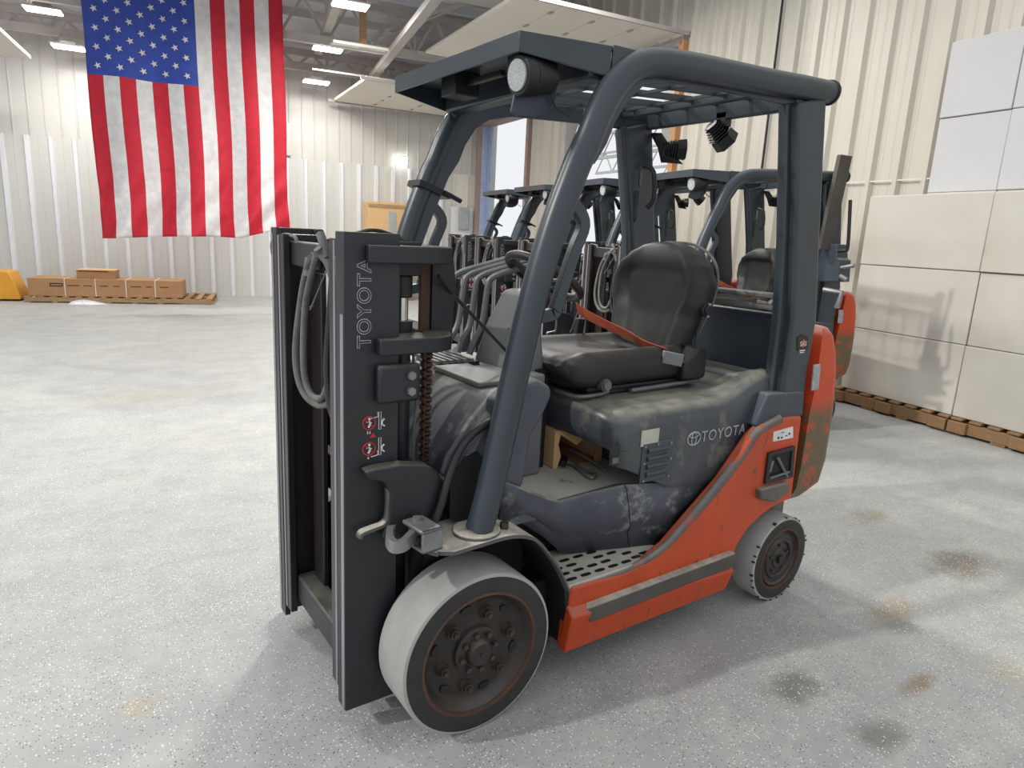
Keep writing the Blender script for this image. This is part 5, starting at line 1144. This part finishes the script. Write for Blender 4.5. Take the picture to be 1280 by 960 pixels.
# gas tank bracket at the back of the first parked forklift
def W2(px): return px
Mi = Matrix.Translation(second.location) @ Matrix.Rotation(second.rotation_euler.z, 4, 'Z'); Mi = Mi.inverted()
def loc2(P): return [tuple(Mi @ Vector(p)) for p in P]
m = MB(); m.tube(loc2([(4.25, 1.614, 1.551), (4.25, 1.555, 2.282)]), 0, sq=(0.02, 0.06)); m.build('tank_strap_arm', M['sill'], second, bevel=0.004)
m = MB(); P = loc2([(4.28, 1.737, 1.593), (4.28, 1.529, 1.6), (4.28, 1.512, 1.493), (4.28, 1.482, 1.476), (4.28, 1.468, 1.304), (4.28, 1.661, 1.288)]); m.rings([P, [(p[0] + 0.12, p[1], p[2]) for p in P]]); m.build('tank_bracket', M['grey'], second, bevel=0.006)
m = MB(); m.tube(smooth_path(loc2([(4.3, 1.533, 1.55), (4.3, 1.466, 1.553), (4.3, 1.446, 1.598), (4.3, 1.483, 1.944)]), 4), 0.014, 8); m.build('tank_handle', M['black'], second)
m = MB(); m.tube(loc2([(4.3, 1.497, 1.411), (4.3, 1.368, 1.439)]), 0.016, 8); m.tube(loc2([(4.3, 1.473, 1.349), (4.3, 1.415, 1.321)]), 0.02, 8); m.tube(loc2([(4.3, 1.592, 1.228), (4.3, 1.438, 1.217), (4.3, 1.459, 1.091)]), 0.024, 8); m.build('tank_fittings', M['steel'], second)

# ------------------------------------------------------------------ loose things on the foreground forklift
def hook():
    r = empty('latch_hook', (0, 0, 0), 0, 'cast grey steel hook and block lying on the fender beside the mast', 'hook')
    m = MB(); P = [(-0.173, 0.144, 0.7), (-0.177, 0.173, 0.7), (-0.206, 0.175, 0.7), (-0.243, 0.143, 0.7), (-0.27, 0.09, 0.7), (-0.274, 0.045, 0.7), (-0.248, 0.043, 0.7), (-0.212, 0.071, 0.7), (-0.182, 0.091, 0.7), (-0.155, 0.102, 0.7)]
    P = [Vector((p[0], p[1], 0.668 + 0.001 * k)) for k, p in enumerate(P)]
    m.tube(smooth_path(P, 4), 0, sq=(0.017, 0.010)); m.build('hook_arm', M['steel'], r, bevel=0.004)
    a = (-0.159, 0.054, 0.68); m = MB()
    Mx = Matrix.Translation((a[0] - 0.01, a[1] + 0.03, 0.671)) @ Matrix.Rotation(0.12, 4, 'Z')
    m.box(-0.035, 0.035, -0.055, 0.055, 0.022, 0.034, Mx); m.box(-0.035, 0.035, -0.055, -0.043, -0.034, 0.034, Mx); m.box(-0.035, 0.035, -0.055, 0.055, -0.034, -0.024, Mx); m.build('block', M['steel'], r, bevel=0.004)
    m = MB(); m.cyl(Mx @ Vector((0, 0.03, 0.03)), Mx @ Vector((0, 0.03, 0.043)), 0.013, 14); m.build('pin', M['steel'], r)
    m = MB(); m.box(-0.03, 0.0, -0.02, 0.02, -0.02, 0.0, Mx); m.build('spring', M['rust'], r)
hook()
# open cardboard box pushed under the seat hood
r = empty('open_carton', (0.58, 0.425, 0.641), math.radians(-3), 'open cardboard box pushed under the seat, on the floor mat', 'cardboard box')
W3, D3, H3 = 0.245, 0.27, 0.15
for nm, bx in (('box_bottom', (0, W3, 0, D3, 0, 0.004)), ('box_back', (0, W3, D3 - 0.004, D3, 0.004, H3)), ('box_side', (0, 0.004, 0, D3, 0.004, H3)), ('box_side', (W3 - 0.004, W3, 0, D3, 0.004, H3))):
    m = MB(); m.box(*bx); m.build(nm, M['card'] if nm != 'box_side' else M['card_in'], r)
m = MB(); m.prism([(0, 0.0), (0.03, 0.0), (0.12, -0.008), (0.24, 0.02), (W3, D3), (0, D3)], 'z', H3, H3 + 0.004); m.build('box_top', M['card_in'], r)
m = MB(); P = [(0.01, -0.002, H3), (0.20, 0.0, H3), (0.09, -0.03, H3 - 0.055)]; m.rings([[Vector(p) for p in P], [Vector(p) + Vector((0, 0.004, 0)) for p in P]]); m.build('torn_flap', M['card_in'], r)
m = MB(); m.prism([(0, 0.0), (0.02, 0), (0.035, 0.05), (0.02, 0.10), (0.03, H3), (0, H3)], 'y', -0.004, 0); m.build('front_strip', M['card_in'], r)
m = MB(); m.prism([(0.205, 0), (W3, 0), (W3, H3 - 0.01), (0.215, H3)], 'y', -0.004, 0); m.build('front_flap', M['card'], r)
# battery cable with connector, coming out of the box
r = empty('battery_cable', (0, 0, 0), 0, 'grey battery cable with terminal clamps spilling from the open box', 'cable')
m = MB(); m.tube(smooth_path([(0.742, 0.625, 0.66), (0.734, 0.545, 0.67), (0.734, 0.457, 0.675), (0.744, 0.367, 0.66), (0.743, 0.294, 0.65)], 6), 0.007, 8); m.build('cable', M['hose'], r)
m = MB(); m.tube(smooth_path([(0.647, 0.516, 0.67), (0.636, 0.448, 0.665), (0.664, 0.401, 0.655), (0.647, 0.302, 0.65)], 5), 0.010, 8); m.build('cable', M['lever'], r)
m = MB(); m.tube(smooth_path([(0.668, 0.337, 0.655), (0.677, 0.281, 0.652), (0.636, 0.252, 0.652), (0.631, 0.294, 0.652)], 4), 0.007, 8); m.build('terminal_clamp', M['steel'], r)
m = MB(); m.tube(smooth_path([(0.61, 0.499, 0.66), (0.628, 0.492, 0.68), (0.62, 0.44, 0.67), (0.666, 0.455, 0.665), (0.62, 0.408, 0.66)], 4), [0.014] * 17, 8); m.build('connector', M['black'], r)
